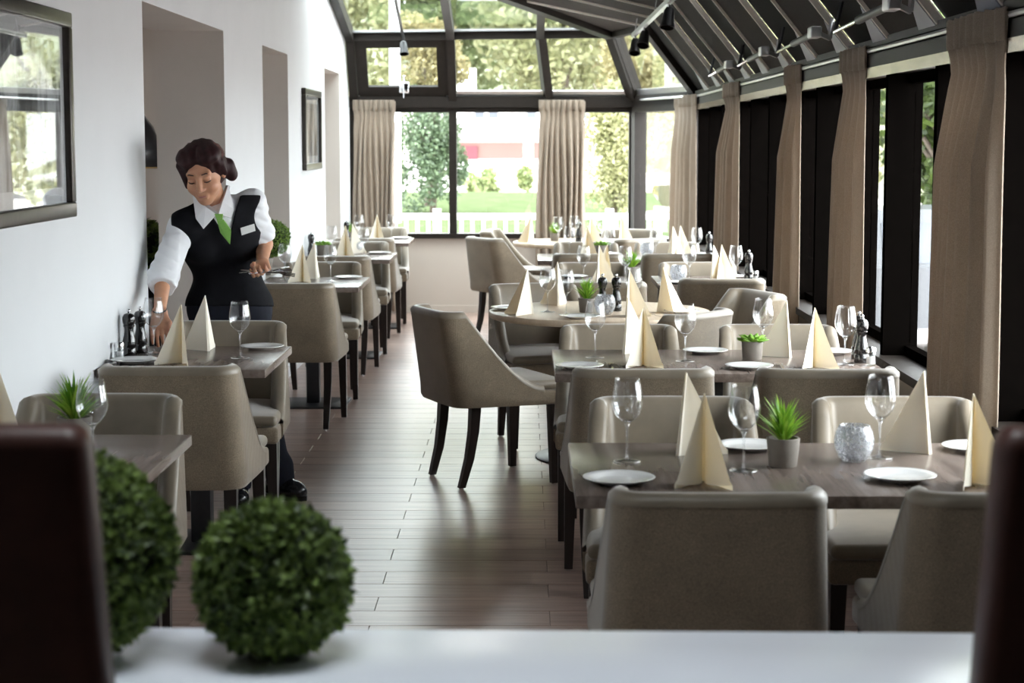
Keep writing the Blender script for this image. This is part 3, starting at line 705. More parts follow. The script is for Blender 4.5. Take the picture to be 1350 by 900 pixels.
def make_napkin():
    """square paper napkin folded to a standing tent: two double-layered wings either side of a spine"""
    r = empty('folded_napkin'); Hn = 0.222
    for s in (-1, 1):
        nu, nv = 6, 10; v = []; f = []
        for lay in (0, 1):
            for j in range(nv + 1):
                t = j / nv                       # 0 at the base, 1 at the tip
                for i in range(nu + 1):
                    u = i / nu                   # 0 at the spine, 1 at the free edge
                    wd = (1 - t)
                    ang = math.radians(26)
                    x = s * (0.003 + 0.155 * (u ** 1.7) * wd * math.sin(ang))
                    y = -0.135 * (u ** 0.85) * wd * math.cos(ang)
                    bul = 0.014 * math.sin(PI * min(1, u * 1.05)) * wd * (1 if lay else -0.35)
                    x += s * bul * math.cos(ang); y += bul * math.sin(ang)
                    y += 0.03 * (1 - t) - 0.012
                    z = Hn * t + (0.012 * u * u * wd if j == 0 and lay == 0 else 0)
                    v.append((x, y, z))
        o = (nu + 1) * (nv + 1)
        for lay in (0, 1):
            for j in range(nv):
                for i in range(nu):
                    q = lay * o + j * (nu + 1) + i; f.append((q, q + 1, q + nu + 2, q + nu + 1))
        for j in range(nv):   # free edge
            a = j * (nu + 1) + nu; f.append((a, a + nu + 1, a + nu + 1 + o, a + o))
        ob = mesh_obj('wing', v, f, M_NAPKIN, r, auto=60)
    m = MB(); m.hexa([(-0.006, 0.014, 0.0), (0.006, 0.014, 0.0), (0.006, 0.022, 0.0), (-0.006, 0.022, 0.0), (-0.002, -0.014, Hn), (0.002, -0.014, Hn), (0.002, -0.009, Hn + 0.004), (-0.002, -0.009, Hn + 0.004)])
    m.build('spine', M_NAPKIN, r)
    return r
def make_plate():
    r = MB().lathe([(0.001, 0.0), (0.052, 0.0), (0.056, 0.003), (0.075, 0.0085), (0.0905, 0.0135), (0.0915, 0.0150), (0.0895, 0.0158), (0.073, 0.0115), (0.058, 0.0065), (0.052, 0.0055), (0.001, 0.0055)], 48).build('side_plate', M_CHINA, None, True)
    return r
def make_mill():
    r = empty('pepper_mill')
    MB().lathe([(0.001, 0), (0.0265, 0), (0.028, 0.004), (0.0275, 0.028), (0.0245, 0.034), (0.0275, 0.040), (0.0265, 0.060), (0.0205, 0.082), (0.0175, 0.100), (0.0185, 0.112), (0.0225, 0.118), (0.0225, 0.123), (0.001, 0.1235)], 28).build('body', M_MILL, r, auto=40)
    MB().lathe([(0.001, 0.124), (0.0205, 0.124), (0.0235, 0.130), (0.0255, 0.142), (0.0245, 0.155), (0.0185, 0.166), (0.009, 0.170), (0.001, 0.1705)], 28).build('head', M_MILL, r, auto=40)
    MB().lathe([(0.004, 0.170), (0.004, 0.174), (0.0075, 0.177), (0.0078, 0.182), (0.005, 0.186), (0.001, 0.187)], 16).build('knob', M_CHROME, r, True)
    return r
def make_shaker():
    r = empty('salt_shaker')
    MB().lathe([(0.001, 0), (0.019, 0), (0.020, 0.004), (0.019, 0.05), (0.0185, 0.052), (0.0172, 0.052), (0.0172, 0.006), (0.001, 0.006)], 20).build('jar', M_GLASS, r, auto=40)
    MB().lathe([(0.001, 0.0065), (0.0168, 0.0065), (0.0168, 0.034), (0.001, 0.035)], 20).build('salt', M_CHINA, r, auto=40)
    MB().lathe([(0.0195, 0.050), (0.0198, 0.064), (0.017, 0.070), (0.001, 0.072)], 20).build('cap', M_CHROME, r, auto=40)
    return r
def make_fork():
    m = MB(); w = []
    z = lambda t: 0.002 + 0.012 * max(0, (t - 0.62) / 0.2) * (1 - max(0, (t - 0.62) / 0.38)) 
    m.bar((0, -0.09, 0.002), (0, -0.01, 0.0035), 0.014, 0.0022, w2=0.007); m.bar((0, -0.01, 0.0035), (0, 0.035, 0.009), 0.007, 0.0022, w2=0.008)
    m.bar((0, 0.035, 0.009), (0, 0.052, 0.008), 0.008, 0.002, w2=0.023)
    m.bar((0, 0.052, 0.008), (0, 0.060, 0.006), 0.023, 0.002, w2=0.0235)
    for k in range(4): m.bar((-0.0095 + 0.00633 * k, 0.060, 0.006), (-0.0095 + 0.00633 * k, 0.100, 0.005), 0.0040, 0.002, w2=0.0022)
    return m.build('fork', M_STEEL)
def make_knife():
    m = MB(); m.bar((0, -0.11, 0.003), (0, -0.005, 0.003), 0.014, 0.004, w2=0.011); m.bar((0, -0.005, 0.003), (0.002, 0.07, 0.003), 0.016, 0.0016, w2=0.019); m.bar((0.002, 0.07, 0.003), (0.006, 0.105, 0.003), 0.019, 0.0016, w2=0.004)
    return m.build('knife', M_STEEL)
def pot_part(r, ro=0.045, rb=0.036, h=0.075):
    MB().lathe([(0.001, 0), (rb, 0), (rb + 0.001, 0.003), (ro - 0.001, h - 0.002), (ro - 0.002, h), (ro - 0.007, h), (ro - 0.009, h - 0.014), (0.001, h - 0.014)], 28).build('pot', M_POT, r, auto=40)
    MB().lathe([(0.001, h - 0.009), (ro - 0.0085, h - 0.012)], 20).build('soil', M_SOIL, r, True)
def make_spiky(seed, hh=0.125, n=170):
    r = empty('potted_grass_plant'); pot_part(r); q = random.Random(seed); m = MB()
    for k in range(n):
        a = q.uniform(0, 2 * PI); lv = q.random() ** 0.8; ti = math.radians(8 + 52 * (1 - lv) + q.uniform(-8, 8)); ln = hh * q.uniform(0.5, 0.82)
        base = Vector((math.cos(a) * 0.006, math.sin(a) * 0.006, 0.062 + 0.05 * lv * q.random()))
        d = Vector((math.cos(a) * math.sin(ti), math.sin(a) * math.sin(ti), math.cos(ti))); sd = Vector((-math.sin(a), math.cos(a), 0)); w = 0.0036
        mid = base + d * ln * 0.55; tip = base + d * ln + Vector((math.cos(a), math.sin(a), -0.35)) * ln * 0.10
        nn = d.cross(sd) * 0.0012
        m.add([base - sd * w * .6, base + sd * w * .6, mid + sd * w + nn, mid - sd * w + nn, tip], [(0, 1, 2, 3), (3, 2, 4)])
    o = m.build('foliage', M_SPIKY, r); o['kind'] = 'stuff'
    return r
def make_succulent(seed):
    r = empty('potted_succulent'); pot_part(r, 0.043, 0.037, 0.072); q = random.Random(seed)
    k = 0
    for ring, (n, ti, ln) in enumerate(((5, 14, 0.030), (7, 36, 0.044), (9, 56, 0.055), (9, 72, 0.060))):
        for j in range(n):
            a = 2 * PI * (j + 0.5 * (ring % 2)) / n + q.uniform(-.12, .12); t = math.radians(ti + q.uniform(-6, 6))
            d = Vector((math.cos(a) * math.sin(t), math.sin(a) * math.sin(t), math.cos(t))); sd = Vector((-math.sin(a), math.cos(a), 0)); u = sd.cross(d)
            b = Vector((math.cos(a) * 0.006, math.sin(a) * 0.006, 0.066)); v = []; f = []
            for s_, w, h in ((0.0, .006, .004), (0.35, .012, .006), (0.7, .0135, .005), (1.0, .002, .0015)):
                c = b + d * ln * s_ + u * (0.006 * s_ * s_)
                for kk in range(6): aa = 2 * PI * kk / 6; v.append(c + sd * w * math.cos(aa) + u * h * math.sin(aa))
            for s_ in range(3):
                for kk in range(6): f.append((s_ * 6 + kk, s_ * 6 + (kk + 1) % 6, s_ * 6 + 6 + (kk + 1) % 6, s_ * 6 + 6 + kk))
            f.append(tuple(range(18, 24))); MB().add(v, f).build('leaf', M_SUCC, r, True)
    return r
def crackle():
    m = thin_glass('crackled_glass', (0.90, 0.91, 0.93), 0.10, 0.75); nt = m.node_tree; N = nt.nodes; L = nt.links
    tc = N.new('ShaderNodeTexCoord'); vo = N.new('ShaderNodeTexVoronoi'); vo.feature = 'DISTANCE_TO_EDGE'; vo.inputs['Scale'].default_value = 85
    L.new(tc.outputs['Object'], vo.inputs['Vector'])
    mr = N.new('ShaderNodeMapRange'); mr.inputs[1].default_value = 0.0; mr.inputs[2].default_value = 0.10; mr.inputs[3].default_value = 0.75; mr.inputs[4].default_value = 0.10
    L.new(vo.outputs['Distance'], mr.inputs[0])
    d = N.new('ShaderNodeBsdfDiffuse'); d.inputs[0].default_value = (0.75, 0.77, 0.80, 1)
    out = N['Material Output']; old = out.inputs[0].links[0].from_socket
    mx = N.new('ShaderNodeMixShader'); L.new(mr.outputs[0], mx.inputs[0]); L.new(old, mx.inputs[1]); L.new(d.outputs[0], mx.inputs[2]); L.new(mx.outputs[0], out.inputs[0])
    return m
M_CRACK = crackle()
def make_candle():
    r = empty('candle_holder')
    MB().lathe([(0.001, 0), (0.030, 0), (0.040, 0.010), (0.051, 0.036), (0.0535, 0.056), (0.049, 0.080), (0.040, 0.097), (0.0375, 0.097), (0.0465, 0.079), (0.0505, 0.056), (0.048, 0.037), (0.037, 0.013), (0.001, 0.006)], 32).build('bowl', M_CRACK, r, True)
    MB().lathe([(0.001, 0.007), (0.019, 0.007), (0.019, 0.022), (0.001, 0.022)], 20).build('tea_light', M_CHINA, r, auto=40)
    return r
P_G, P_N, P_P, P_M, P_S, P_F = Proto(make_glass()), Proto(make_napkin()), Proto(make_plate()), Proto(make_mill()), Proto(make_shaker()), Proto(make_fork())
P_SP, P_SU, P_C = Proto(make_spiky(3)), Proto(make_succulent(4)), Proto(make_candle())
P_K = Proto(make_knife())
def G(x, y, lb): P_G.put((x, y, ZT), random.uniform(0, 6), 'clear wine glass ' + lb, 'wine glass', 'wine glasses')
def Nn(x, y, lb, rz=0.0): P_N.put((x, y, ZT), rz, 'cream paper napkin ' + lb, 'napkin', 'folded napkins')
def Pl(x, y, lb): P_P.put((x, y, ZT), 0, 'small white plate ' + lb, 'plate', 'side plates')
def Mi(x, y, lb): P_M.put((x, y, ZT), 0, 'black turned pepper mill ' + lb, 'pepper mill', 'pepper mills')
def Sa(x, y, lb): P_S.put((x, y, ZT), 0, 'small glass salt shaker with metal cap ' + lb, 'salt shaker', 'salt shakers')
def Fo(x, y, lb, rz=0.0): P_F.put((x, y, ZT), rz, 'steel fork ' + lb, 'fork', 'table forks')
def Sp(x, y, lb, s=1.0): P_SP.put((x, y, ZT), random.uniform(0, 6), 'spiky green plant in a grey pot ' + lb, 'potted plant', 'potted table plants', s)
def Su(x, y, lb, s=1.0): P_SU.put((x, y, ZT), random.uniform(0, 6), 'green succulent rosette in a grey pot ' + lb, 'potted plant', 'potted table plants', s)
def Ca(x, y, lb): P_C.put((x, y, ZT), random.uniform(0, 6), 'crackled glass candle holder ' + lb, 'candle holder', 'crackled candle holders')
# front long table
T = 'front long table'
Pl(0.240, 4.50, f'at the aisle corner of the {T}'); G(0.277, 4.80, f'at the aisle end of the {T}')
Nn(0.435, 4.90, f'behind the open one, aisle half of the {T}', PI - 0.85); Nn(0.452, 4.50, f'open towards the camera, aisle half of the {T}', -0.1)
G(0.572, 4.665, f'left of the spiky plant on the {T}'); Pl(0.628, 5.00, f'at the back of the {T} behind the spiky plant')
Sp(0.684, 4.735, f'on the {T}', 1.0); Ca(0.884, 4.81, f'on the {T}'); G(0.962, 4.86, f'beside the candle holder of the {T}')
Pl(0.952, 4.54, f'nearest the camera at the window half of the {T}')
Nn(1.10, 4.93, f'showing a plain side, window half of the {T}', PI + 0.55); Nn(1.117, 4.50, f'beside the dark leather stool back on the {T}', 0.25); Pl(1.25, 4.98, f'at the far window corner of the {T}')
# second long table
T = 'second long table'
Pl(0.212, 6.80, f'at the aisle corner of the {T}'); Fo(0.335, 6.83, f'by the aisle-side plate of the {T}'); G(0.284, 7.15, f'at the aisle end of the {T}')
Nn(0.415, 7.28, f'behind another, aisle half of the {T}', PI - 0.55); Nn(0.457, 6.90, f'open towards the camera, aisle half of the {T}', 0.0)
G(0.629, 7.03, f'in the middle of the {T}'); Pl(0.735, 7.30, f'at the back of the {T}'); Pl(0.850, 6.80, f'in front of the succulent on the {T}')
Su(0.897, 7.09, f'on the {T}', 1.0); Fo(0.975, 6.83, f'by the plate before the succulent on the {T}')
Nn(1.045, 7.16, f'behind another, window half of the {T}', PI + 0.5); Nn(1.098, 6.85, f'open towards the camera, window half of the {T}', 0.12)
G(0.963, 7.28, f'behind the succulent of the {T}'); G(1.232, 6.93, f'beside the pepper mill of the {T}')
Mi(1.305, 6.99, f'in front at the window end of the {T}'); Mi(1.318, 7.12, f'behind another at the window end of the {T}'); Sa(1.325, 6.90, f'at the window end of the {T}'); Pl(1.235, 7.28, f'beside the pepper mills of the {T}')
# table being set by the waitress
T = "waitress's table"
Mi(-1.570, 7.20, f'in front against the wall on the {T}'); Mi(-1.548, 7.31, f'behind another against the wall on the {T}'); Sa(-1.58, 7.06, f'against the wall on the {T}')
G(-1.487, 7.28, f'by the hand of the waitress'); Nn(-1.312, 6.97, f'open towards the camera on the {T}', -0.28); Nn(-1.29, 7.37, f'showing its back on the {T}', PI + 0.5)
G(-1.115, 7.12, f'at the aisle end of the {T}'); Pl(-1.500, 6.97, f'against the wall on the {T}'); Pl(-1.075, 7.44, f'at the aisle corner of the {T}')
Fo(-1.40, 6.99, f'beside the wall-side plate on the {T}')
# foreground wall-side table
T = 'foremost wall-side table'
Nn(-1.49, 5.10, f'on the {T}', 0.3); Sp(-1.255, 5.03, f'on the {T}', 1.12); G(-1.138, 4.75, f'on the {T}')
# third wall-side table
T = 'third wall-side table'
G(-1.47, 11.20, f'against the boxwood on the {T}'); Nn(-1.34, 11.05, f'open towards the camera on the {T}', -0.1); Nn(-1.29, 11.27, f'showing its side on the {T}', PI + 0.5)
G(-1.175, 11.08, f'at the aisle side of the {T}'); Pl(-1.09, 11.30, f'at the aisle corner of the {T}')
T = 'fourth wall-side table'
Mi(-1.565, 13.42, f'on the {T}'); Su(-1.50, 13.60, f'on the {T}', 1.1); G(-1.425, 13.55, f'near the wall on the {T}')
Nn(-1.325, 13.58, f'open towards the camera on the {T}', 0.0); Nn(-1.30, 13.80, f'behind another on the {T}', PI - 0.4); G(-1.17, 13.35, f'at the aisle side of the {T}')
Ca(-1.27, 13.87, f'on the {T}'); Pl(-1.09, 13.80, f'at the aisle corner of the {T}')
T = 'last wall-side table'
Mi(-1.50, 15.45, f'on the {T}'); G(-1.40, 15.52, f'on the wall half of the {T}'); Nn(-1.25, 15.60, f'on the {T}', 0.0); G(-1.125, 15.55, f'on the aisle half of the {T}'); Pl(-1.07, 15.92, f'on the {T}'); Sp(-1.52, 15.75, f'on the {T}', 0.9)
# near round table
T = 'near round table'
Pl(-0.075, 9.20, f'at the aisle edge of the {T}'); Nn(0.03, 8.97, f'large and broadside at the aisle edge of the {T}', -1.15); G(0.122, 9.08, f'behind the broadside napkin of the {T}')
Nn(0.18, 9.45, f'in shade at the back of the {T}', PI + 0.2); G(0.211, 8.93, f'left of the plant on the {T}'); Sp(0.316, 9.06, f'on the {T}', 0.95)
Pl(0.275, 8.74, f'at the front of the {T}'); Ca(0.402, 8.95, f'on the {T}'); Mi(0.398, 9.14, f'aisle-side of the pair on the {T}'); Mi(0.468, 9.14, f'window-side of the pair on the {T}')
Nn(0.515, 8.90, f'open towards the camera at the front of the {T}', 0.45); G(0.55, 9.05, f'between two napkins on the {T}'); Nn(0.69, 9.08, f'broadside at the window edge of the {T}', 1.05)
Pl(0.79, 9.02, f'at the window edge of the {T}'); Fo(0.66, 8.82, f'at the window edge of the {T}', 0.9)
# small tables behind it
T = 'nearer small aisle-side table'
G(0.365, 10.98, f'near the napkins of the {T}'); Nn(0.452, 10.97, f'left of its pair on the {T}', 0.5); Nn(0.515, 11.08, f'right of its pair on the {T}', -0.4); G(0.613, 10.93, f'beside the plant of the {T}'); Sp(0.675, 11.30, f'on the {T}', 1.0); Pl(0.315, 11.38, f'on the {T}')
T = 'nearer small window-side table'
Ca(0.949, 11.12, f'on the {T}'); Pl(0.945, 10.90, f'at the aisle edge of the {T}'); G(1.008, 11.04, f'beside the candle holder of the {T}'); Nn(1.145, 11.00, f'left of its pair on the {T}', PI - 0.6); Nn(1.20, 11.05, f'right of its pair on the {T}', 0.3)
G(1.283, 10.98, f'beside the pepper mill of the {T}'); Mi(1.385, 11.18, f'on the {T}'); Pl(1.31, 11.38, f'on the window half of the {T}'); Sa(1.405, 11.02, f'on the {T}')
T = 'farther small aisle-side table'
Pl(0.64, 13.70, f'on the {T}'); Su(0.585, 13.58, f'on the {T}', 1.1); G(0.63, 13.28, f'right on the {T}'); Nn(0.47, 13.42, f'on the {T}', 0.1); G(0.34, 13.42, f'left on the {T}')
T = 'farther small window-side table'
Ca(0.92, 13.55, f'on the {T}'); G(0.955, 13.15, f'left on the {T}'); Nn(1.10, 13.45, f'left of its pair on the {T}', PI - 0.4); Nn(1.165, 13.55, f'right of its pair on the {T}', 0.3); G(1.265, 13.28, f'right on the {T}'); Mi(1.37, 13.42, f'on the {T}'); Pl(1.32, 13.68, f'on the {T}')
T = 'far round table'
Nn(0.075, 15.36, f'at the aisle edge of the {T}', -0.9); Sp(0.268, 15.60, f'on the {T}', 0.9); G(0.29, 15.15, f'left on the {T}'); G(0.43, 15.35, f'beside the mill of the {T}'); Mi(0.47, 15.50, f'on the {T}'); Nn(0.57, 15.45, f'in the middle of the {T}', 0.3); G(0.66, 15.30, f'right on the {T}'); Nn(0.83, 15.55, f'at the window edge of the {T}', 0.5)
# ================================================================== COUNTER AND FOREGROUND
ct = empty('counter', (0, 2.35, 0), -0.018)
MB().rbox(-1.30, 0.655, -0.22, 0.215, 0.862, 0.90, 0.004, 1).build('counter_top', M_COUNTER, ct, auto=30)
MB().box(-1.28, 0.635, 0.135, 0.195, 0.0, 0.862).build('counter_body', M_WALL, ct)
tag(ct, 'white counter top across the bottom foreground carrying two boxwood balls', 'counter')
def make_stool():
    r = empty('bar_stool')
    def tpb(x, y, z): return Vector((x * (1 - 0.16 * (z - 0.62)), y - 0.10 * (z - 0.62), z))
    MB().rbox(-0.235, 0.235, -0.285, -0.215, 0.60, 1.285, 0.028, 4, tpb, (4, 1, 6)).build('backrest', M_LEATHER, r, True)
    MB().rbox(-0.23, 0.23, -0.24, 0.125, 0.60, 0.68, 0.03, 3, None, (3, 3, 1)).build('seat', M_LEATHER, r, True)
    for sx in (-1, 1):
        for sy in (-0.22, 0.10):
            MB().bar((sx * 0.19, sy, 0.61), (sx * 0.21, sy * 1.08, 0.0), 0.04, 0.04, (0, 1, 0), w2=0.03, h2=0.03).build('leg', M_LEG, r)
    m = MB()
    for sx in (-1, 1): m.bar((sx * 0.20, -0.225, 0.22), (sx * 0.20, 0.105, 0.22), 0.022, 0.022)
    m.bar((-0.2, 0.105, 0.22), (0.2, 0.105, 0.22), 0.022, 0.022); m.build('footrest', M_LEG, r)
    return r
ST = Proto(make_stool())
ST.put((-0.695, 2.33, 0), 0.0, 'dark brown leather bar stool back beside the large boxwood ball', 'bar stool', 'leather bar stools')
ST.put((0.738, 2.33, 0), 0.0, 'dark brown leather bar stool back at the end of the counter', 'bar stool', 'leather bar stools')
def leaf_ball(R, n, seed, ls, sq=(1, 1, 1), bumps=0.05):
    q = np.random.default_rng(seed); V = []; Fc = []
    d = q.normal(size=(n, 3)); d /= np.linalg.norm(d, axis=1)[:, None]
    bd = q.normal(size=(26, 3)); bd /= np.linalg.norm(bd, axis=1)[:, None]
    lump = np.max(np.clip((d @ bd.T - 0.82) / 0.18, 0, 1), axis=1)
    rr = R * (0.86 + bumps * lump + 0.10 * q.random(n)) 
    ax = d + q.normal(size=(n, 3)) * 0.55; ax /= np.linalg.norm(ax, axis=1)[:, None]
    t = np.cross(ax, q.normal(size=(n, 3))); t /= np.linalg.norm(t, axis=1)[:, None]
    u = np.cross(ax, t); c = d * rr[:, None]; L = ls * q.uniform(0.7, 1.25, n)
    for i in range(n):
        # small cupped oval leaf growing outwards
        a = ax[i] * 0.55 + t[i] * 0.8; a /= np.linalg.norm(a); w = u[i] * L[i] * 0.30; l = a * L[i]; nn = np.cross(a, u[i]) * L[i] * 0.10
        p = c[i]; k = len(V)
        V += [p, p + l * 0.45 + w + nn, p + l, p + l * 0.45 - w + nn, p + l * 0.5]
        Fc += [(k, k + 1, k + 4), (k + 1, k + 2, k + 4), (k + 2, k + 3, k + 4), (k + 3, k, k + 4)]
    return [np.array(p) * np.array(sq) for p in V], Fc
def boxball(x, y, z, R, n, seed, label, ls=0.014):
    r = empty('boxwood_ball', (x, y, z))
    v, f = leaf_ball(R, n, seed, ls); o = mesh_obj('foliage', [p + np.array([0, 0, R]) for p in v], f, M_BOX, r); o['kind'] = 'stuff'
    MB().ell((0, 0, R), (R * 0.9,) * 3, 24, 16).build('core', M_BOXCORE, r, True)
    tag(r, label, 'topiary ball', 'boxwood balls on the counter')
    return r
boxball(-0.341, 2.44, 0.9, 0.105, 5200, 11, 'round artificial boxwood ball standing alone on the white counter', 0.0155)
boxball(-0.617, 2.435, 0.9, 0.140, 7500, 12, 'larger boxwood ball half hidden behind the dark leather stool', 0.0155)
# boxwood in the second wall opening
tp = empty('boxwood_topiary', (-1.70, 11.75, 0.74))
MB().lathe([(0.001, 0), (0.065, 0), (0.085, 0.11), (0.080, 0.11), (0.076, 0.095), (0.001, 0.095)], 24).build('pot', M_POT, tp, auto=40)
for (cx, cy, cz, R, sd) in ((0.10, -0.18, 0.245, 0.115, 21), (-0.06, -0.22, 0.15, 0.105, 22)):
    v, f = leaf_ball(R, 2600, sd, 0.017); o = mesh_obj('foliage', [p + np.array([cx, cy, cz]) for p in v], f, M_BOXL, tp); o['kind'] = 'stuff'
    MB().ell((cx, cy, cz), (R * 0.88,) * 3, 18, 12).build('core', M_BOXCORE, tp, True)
MB().tube([(0, 0, 0.08), (0.05, -0.1, 0.2), (0.10, -0.18, 0.24)], 0.008, 8).build('stem', M_LEG, tp, True)
tag(tp, 'light green boxwood topiary of two balls behind the waitress', 'topiary')

# ================================================================== PICTURES
def picture(y0, y1, z0, z1, label, fw=0.05, seed=0, art=0):
    r = empty('framed_picture', (XL, (y0 + y1) / 2, z0)); H = z1 - z0; Wd = y1 - y0; h = Wd / 2
    for a in ((-h, h, 0, fw), (-h, h, H - fw, H)):
        MB().rbox(0.001, 0.034, a[0], a[1], a[2], a[3], 0.006, 2).build('frame_rail', M_PICFRAME, r, auto=40)
    for a in ((-h, -h + fw), (h - fw, h)):
        MB().rbox(0.001, 0.0335, a[0], a[1], fw, H - fw, 0.006, 2).build('frame_rail', M_PICFRAME, r, auto=40)
    MB().box(0.001, 0.010, -h + fw, h - fw, fw, H - fw).build('mat_board', M_MATBOARD, r)
    e = 0.055
    m, nt, b = newmat('art_print_%d' % art); N = nt.nodes; L = nt.links
    tc = N.new('ShaderNodeTexCoord'); n1 = N.new('ShaderNodeTexNoise'); n1.inputs['Scale'].default_value = 5; n1.inputs['Detail'].default_value = 6
    mp = N.new('ShaderNodeMapping'); mp.inputs['Scale'].default_value = (1, 2.2, 0.7); L.new(tc.outputs['Object'], mp.inputs[0]); L.new(mp.outputs[0], n1.inputs['Vector'])
    cr = N.new('ShaderNodeValToRGB'); el = cr.color_ramp.elements; el[0].position = 0.36; el[0].color = (0.05, 0.05, 0.055, 1); el[1].position = 0.62; el[1].color = (0.55, 0.56, 0.58, 1)
    k = cr.color_ramp.elements.new(0.48); k.color = (0.16, 0.165, 0.17, 1)
    L.new(n1.outputs[0], cr.inputs[0]); L.new(cr.outputs[0], b.inputs['Base Color']); setin(b, Roughness=0.6)
    MB().box(0.010, 0.0115, -h + fw + e, h - fw - e, fw + e, H - fw - e).build('print', m, r)
    MB().box(0.014, 0.016, -h + fw, h - fw, fw, H - fw).build('glazing', M_PICGLASS, r)
    tag(r, label, 'picture')
picture(5.36, 6.435, 1.335, 2.045, 'large dark-framed picture under glass on the white wall', 0.052, 1, 1)
picture(13.30, 14.36, 1.385, 1.985, 'small dark-framed picture between two wall openings', 0.05, 2, 2)

# ================================================================== LAMPS AND ROOF FITTINGS
def spot(root, p, d, mat=M_BLACKMETAL, s=1.0):
    p = Vector(p); d = Vector(d).normalized()
    MB().tube([p, p - Vector((0, 0, 0.05 * s))], 0.006 * s, 8).build('spot_arm', M_CHROME, root)
    q = p - Vector((0, 0, 0.06 * s))
    m = MB(); m.tube([q - d * 0.045 * s, q - d * 0.03 * s, q + d * 0.03 * s, q + d * 0.06 * s], [0.018 * s, 0.026 * s, 0.032 * s, 0.040 * s], 16)
    h = m.build('spot_head', mat, root, auto=40)
    MB().tube([q + d * 0.0605 * s, q + d * 0.062 * s], 0.033 * s, 16).build('lens', M_MULL, h)
tr_ = empty('track_light', (0.90, 12.5, 2.46))
MB().bar((0, -5.5, 0), (0, 2.6, 0), 0.032, 0.032).build('track', M_ALU, tr_)
for y in (-5.0, -2.6, 0.2, 2.4): MB().tube([(0, y, 0.01), (0.02, y, 0.14)], 0.004, 6).build('hanger', M_ALU, tr_)
for yy, dd in ((2.35, (-0.1, -0.5, -1)), (1.25, (-0.2, -0.6, -1)), (-1.05, (-0.15, -0.3, -1))): spot(tr_, (0, yy, -0.016), dd, s=1.25)
tag(tr_, 'track light bar with three black spots under the dark roof blinds', 'track light')
t2 = empty('spot_light', (-1.03, 15.82, 2.47))
MB().bar((0.0, 0.0, 0.0), (0.0, -2.2, 0.60), 0.022, 0.022).build('mounting_bar', M_BLACKMETAL, t2); spot(t2, (0, 0.0, 0.0), (0.1, -0.4, -1), s=1.1)
tag(t2, 'small black spot light hanging below the glazed roof bar', 'spot light')
t3 = empty('window_opener', (-1.085, 16.72, 2.09))
MB().rbox(-0.045, 0.045, -0.03, 0.05, -0.055, 0.045, 0.012, 2).build('housing', M_CHROME, t3, auto=40)
MB().tube([(0, -0.03, 0.03), (0, -0.035, -0.10)], 0.009, 8).build('crank', M_CHROME, t3); MB().tube([(0, 0.02, 0.04), (0, 0.0, 0.10)], 0.012, 8).build('link', M_CHROME, t3)
tag(t3, 'chrome window opener below the tilting roof sash', 'window opener')
for i, yb in enumerate((6.50, 8.20, 9.90, 11.60)):
    r = empty('roof_strut', (1.29, yb, 2.075))
    MB().tube([(0, 0, 0), (0, 0.62, -0.012)], 0.016, 10).build('cylinder', M_BLACKMETAL, r, auto=40)
    MB().tube([(0, 0.6, -0.012), (0, 1.15, -0.025)], 0.008, 8).build('piston_rod', M_CHROME, r, auto=40)
    m = MB(); m.rbox(-0.025, 0.025, -0.08, 0.03, -0.022, 0.028, 0.008, 2); m.build('end_block', M_ALU, r, auto=40)
    m = MB(); m.bar((0.01, -0.04, 0.0), (0.075, 0.02, -0.02), 0.012, 0.02); m.bar((0.075, 0.02, -0.02), (0.085, 0.03, 0.07), 0.012, 0.02); m.build('bracket', M_ALU, r)
    MB().bar((0, 1.14, -0.025), (0.03, 1.16, 0.10), 0.012, 0.012).build('rod_mount', M_BLACKMETAL, r)
    tag(r, ['dark strut with pale bracket on the roof panels nearest the camera', 'dark strut with pale bracket, second along the roof panels', 'dark strut with pale bracket, third along the roof panels', 'dark strut with pale bracket, farthest along the roof panels'][i], 'roof strut', 'roof panel struts')
# lamp and plant in the side room
lp = empty('arc_lamp', (-2.75, 12.6, 0))
MB().lathe([(0.001, 0), (0.16, 0), (0.16, 0.02), (0.001, 0.025)], 24).build('base', M_BLACKMETAL, lp, auto=40)
MB().tube([(0, 0, 0.02), (0, 0, 1.55)], 0.012, 10).build('pole', M_BLACKMETAL, lp)
m = MB(); m.lathe([(0.26, 1.42), (0.25, 1.55), (0.20, 1.70), (0.11, 1.82), (0.02, 1.86), (0.018, 1.85), (0.105, 1.81), (0.192, 1.69), (0.242, 1.55), (0.252, 1.42)], 32, close=True); m.build('shade', M_BLACKMETAL, lp, True)
MB().lathe([(0.262, 1.415), (0.266, 1.425), (0.25, 1.43)], 32, close=True).build('rim', pmat('brass_rim', (0.7, 0.5, 0.25), 0.25, 0.05, 10, metal=1.0), lp)
tag(lp, 'black domed floor lamp with a brass rim seen through the wide opening', 'lamp')
pb = empty('floor_planter', (-2.35, 10.9, 0))
MB().rbox(-0.25, 0.25, -0.25, 0.25, 0, 0.82, 0.02, 2).build('planter_box', M_BLACKMETAL, pb, auto=40)
v, f = leaf_ball(0.26, 1500, 31, 0.05); o = mesh_obj('foliage', [p * np.array([1, 1, .7]) + np.array([0, 0, .95]) for p in v], f, M_BOXL, pb); o['kind'] = 'stuff'
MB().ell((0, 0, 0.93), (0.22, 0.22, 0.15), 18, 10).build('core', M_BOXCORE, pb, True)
tag(pb, 'dark planter of green foliage standing in the side room', 'planter')

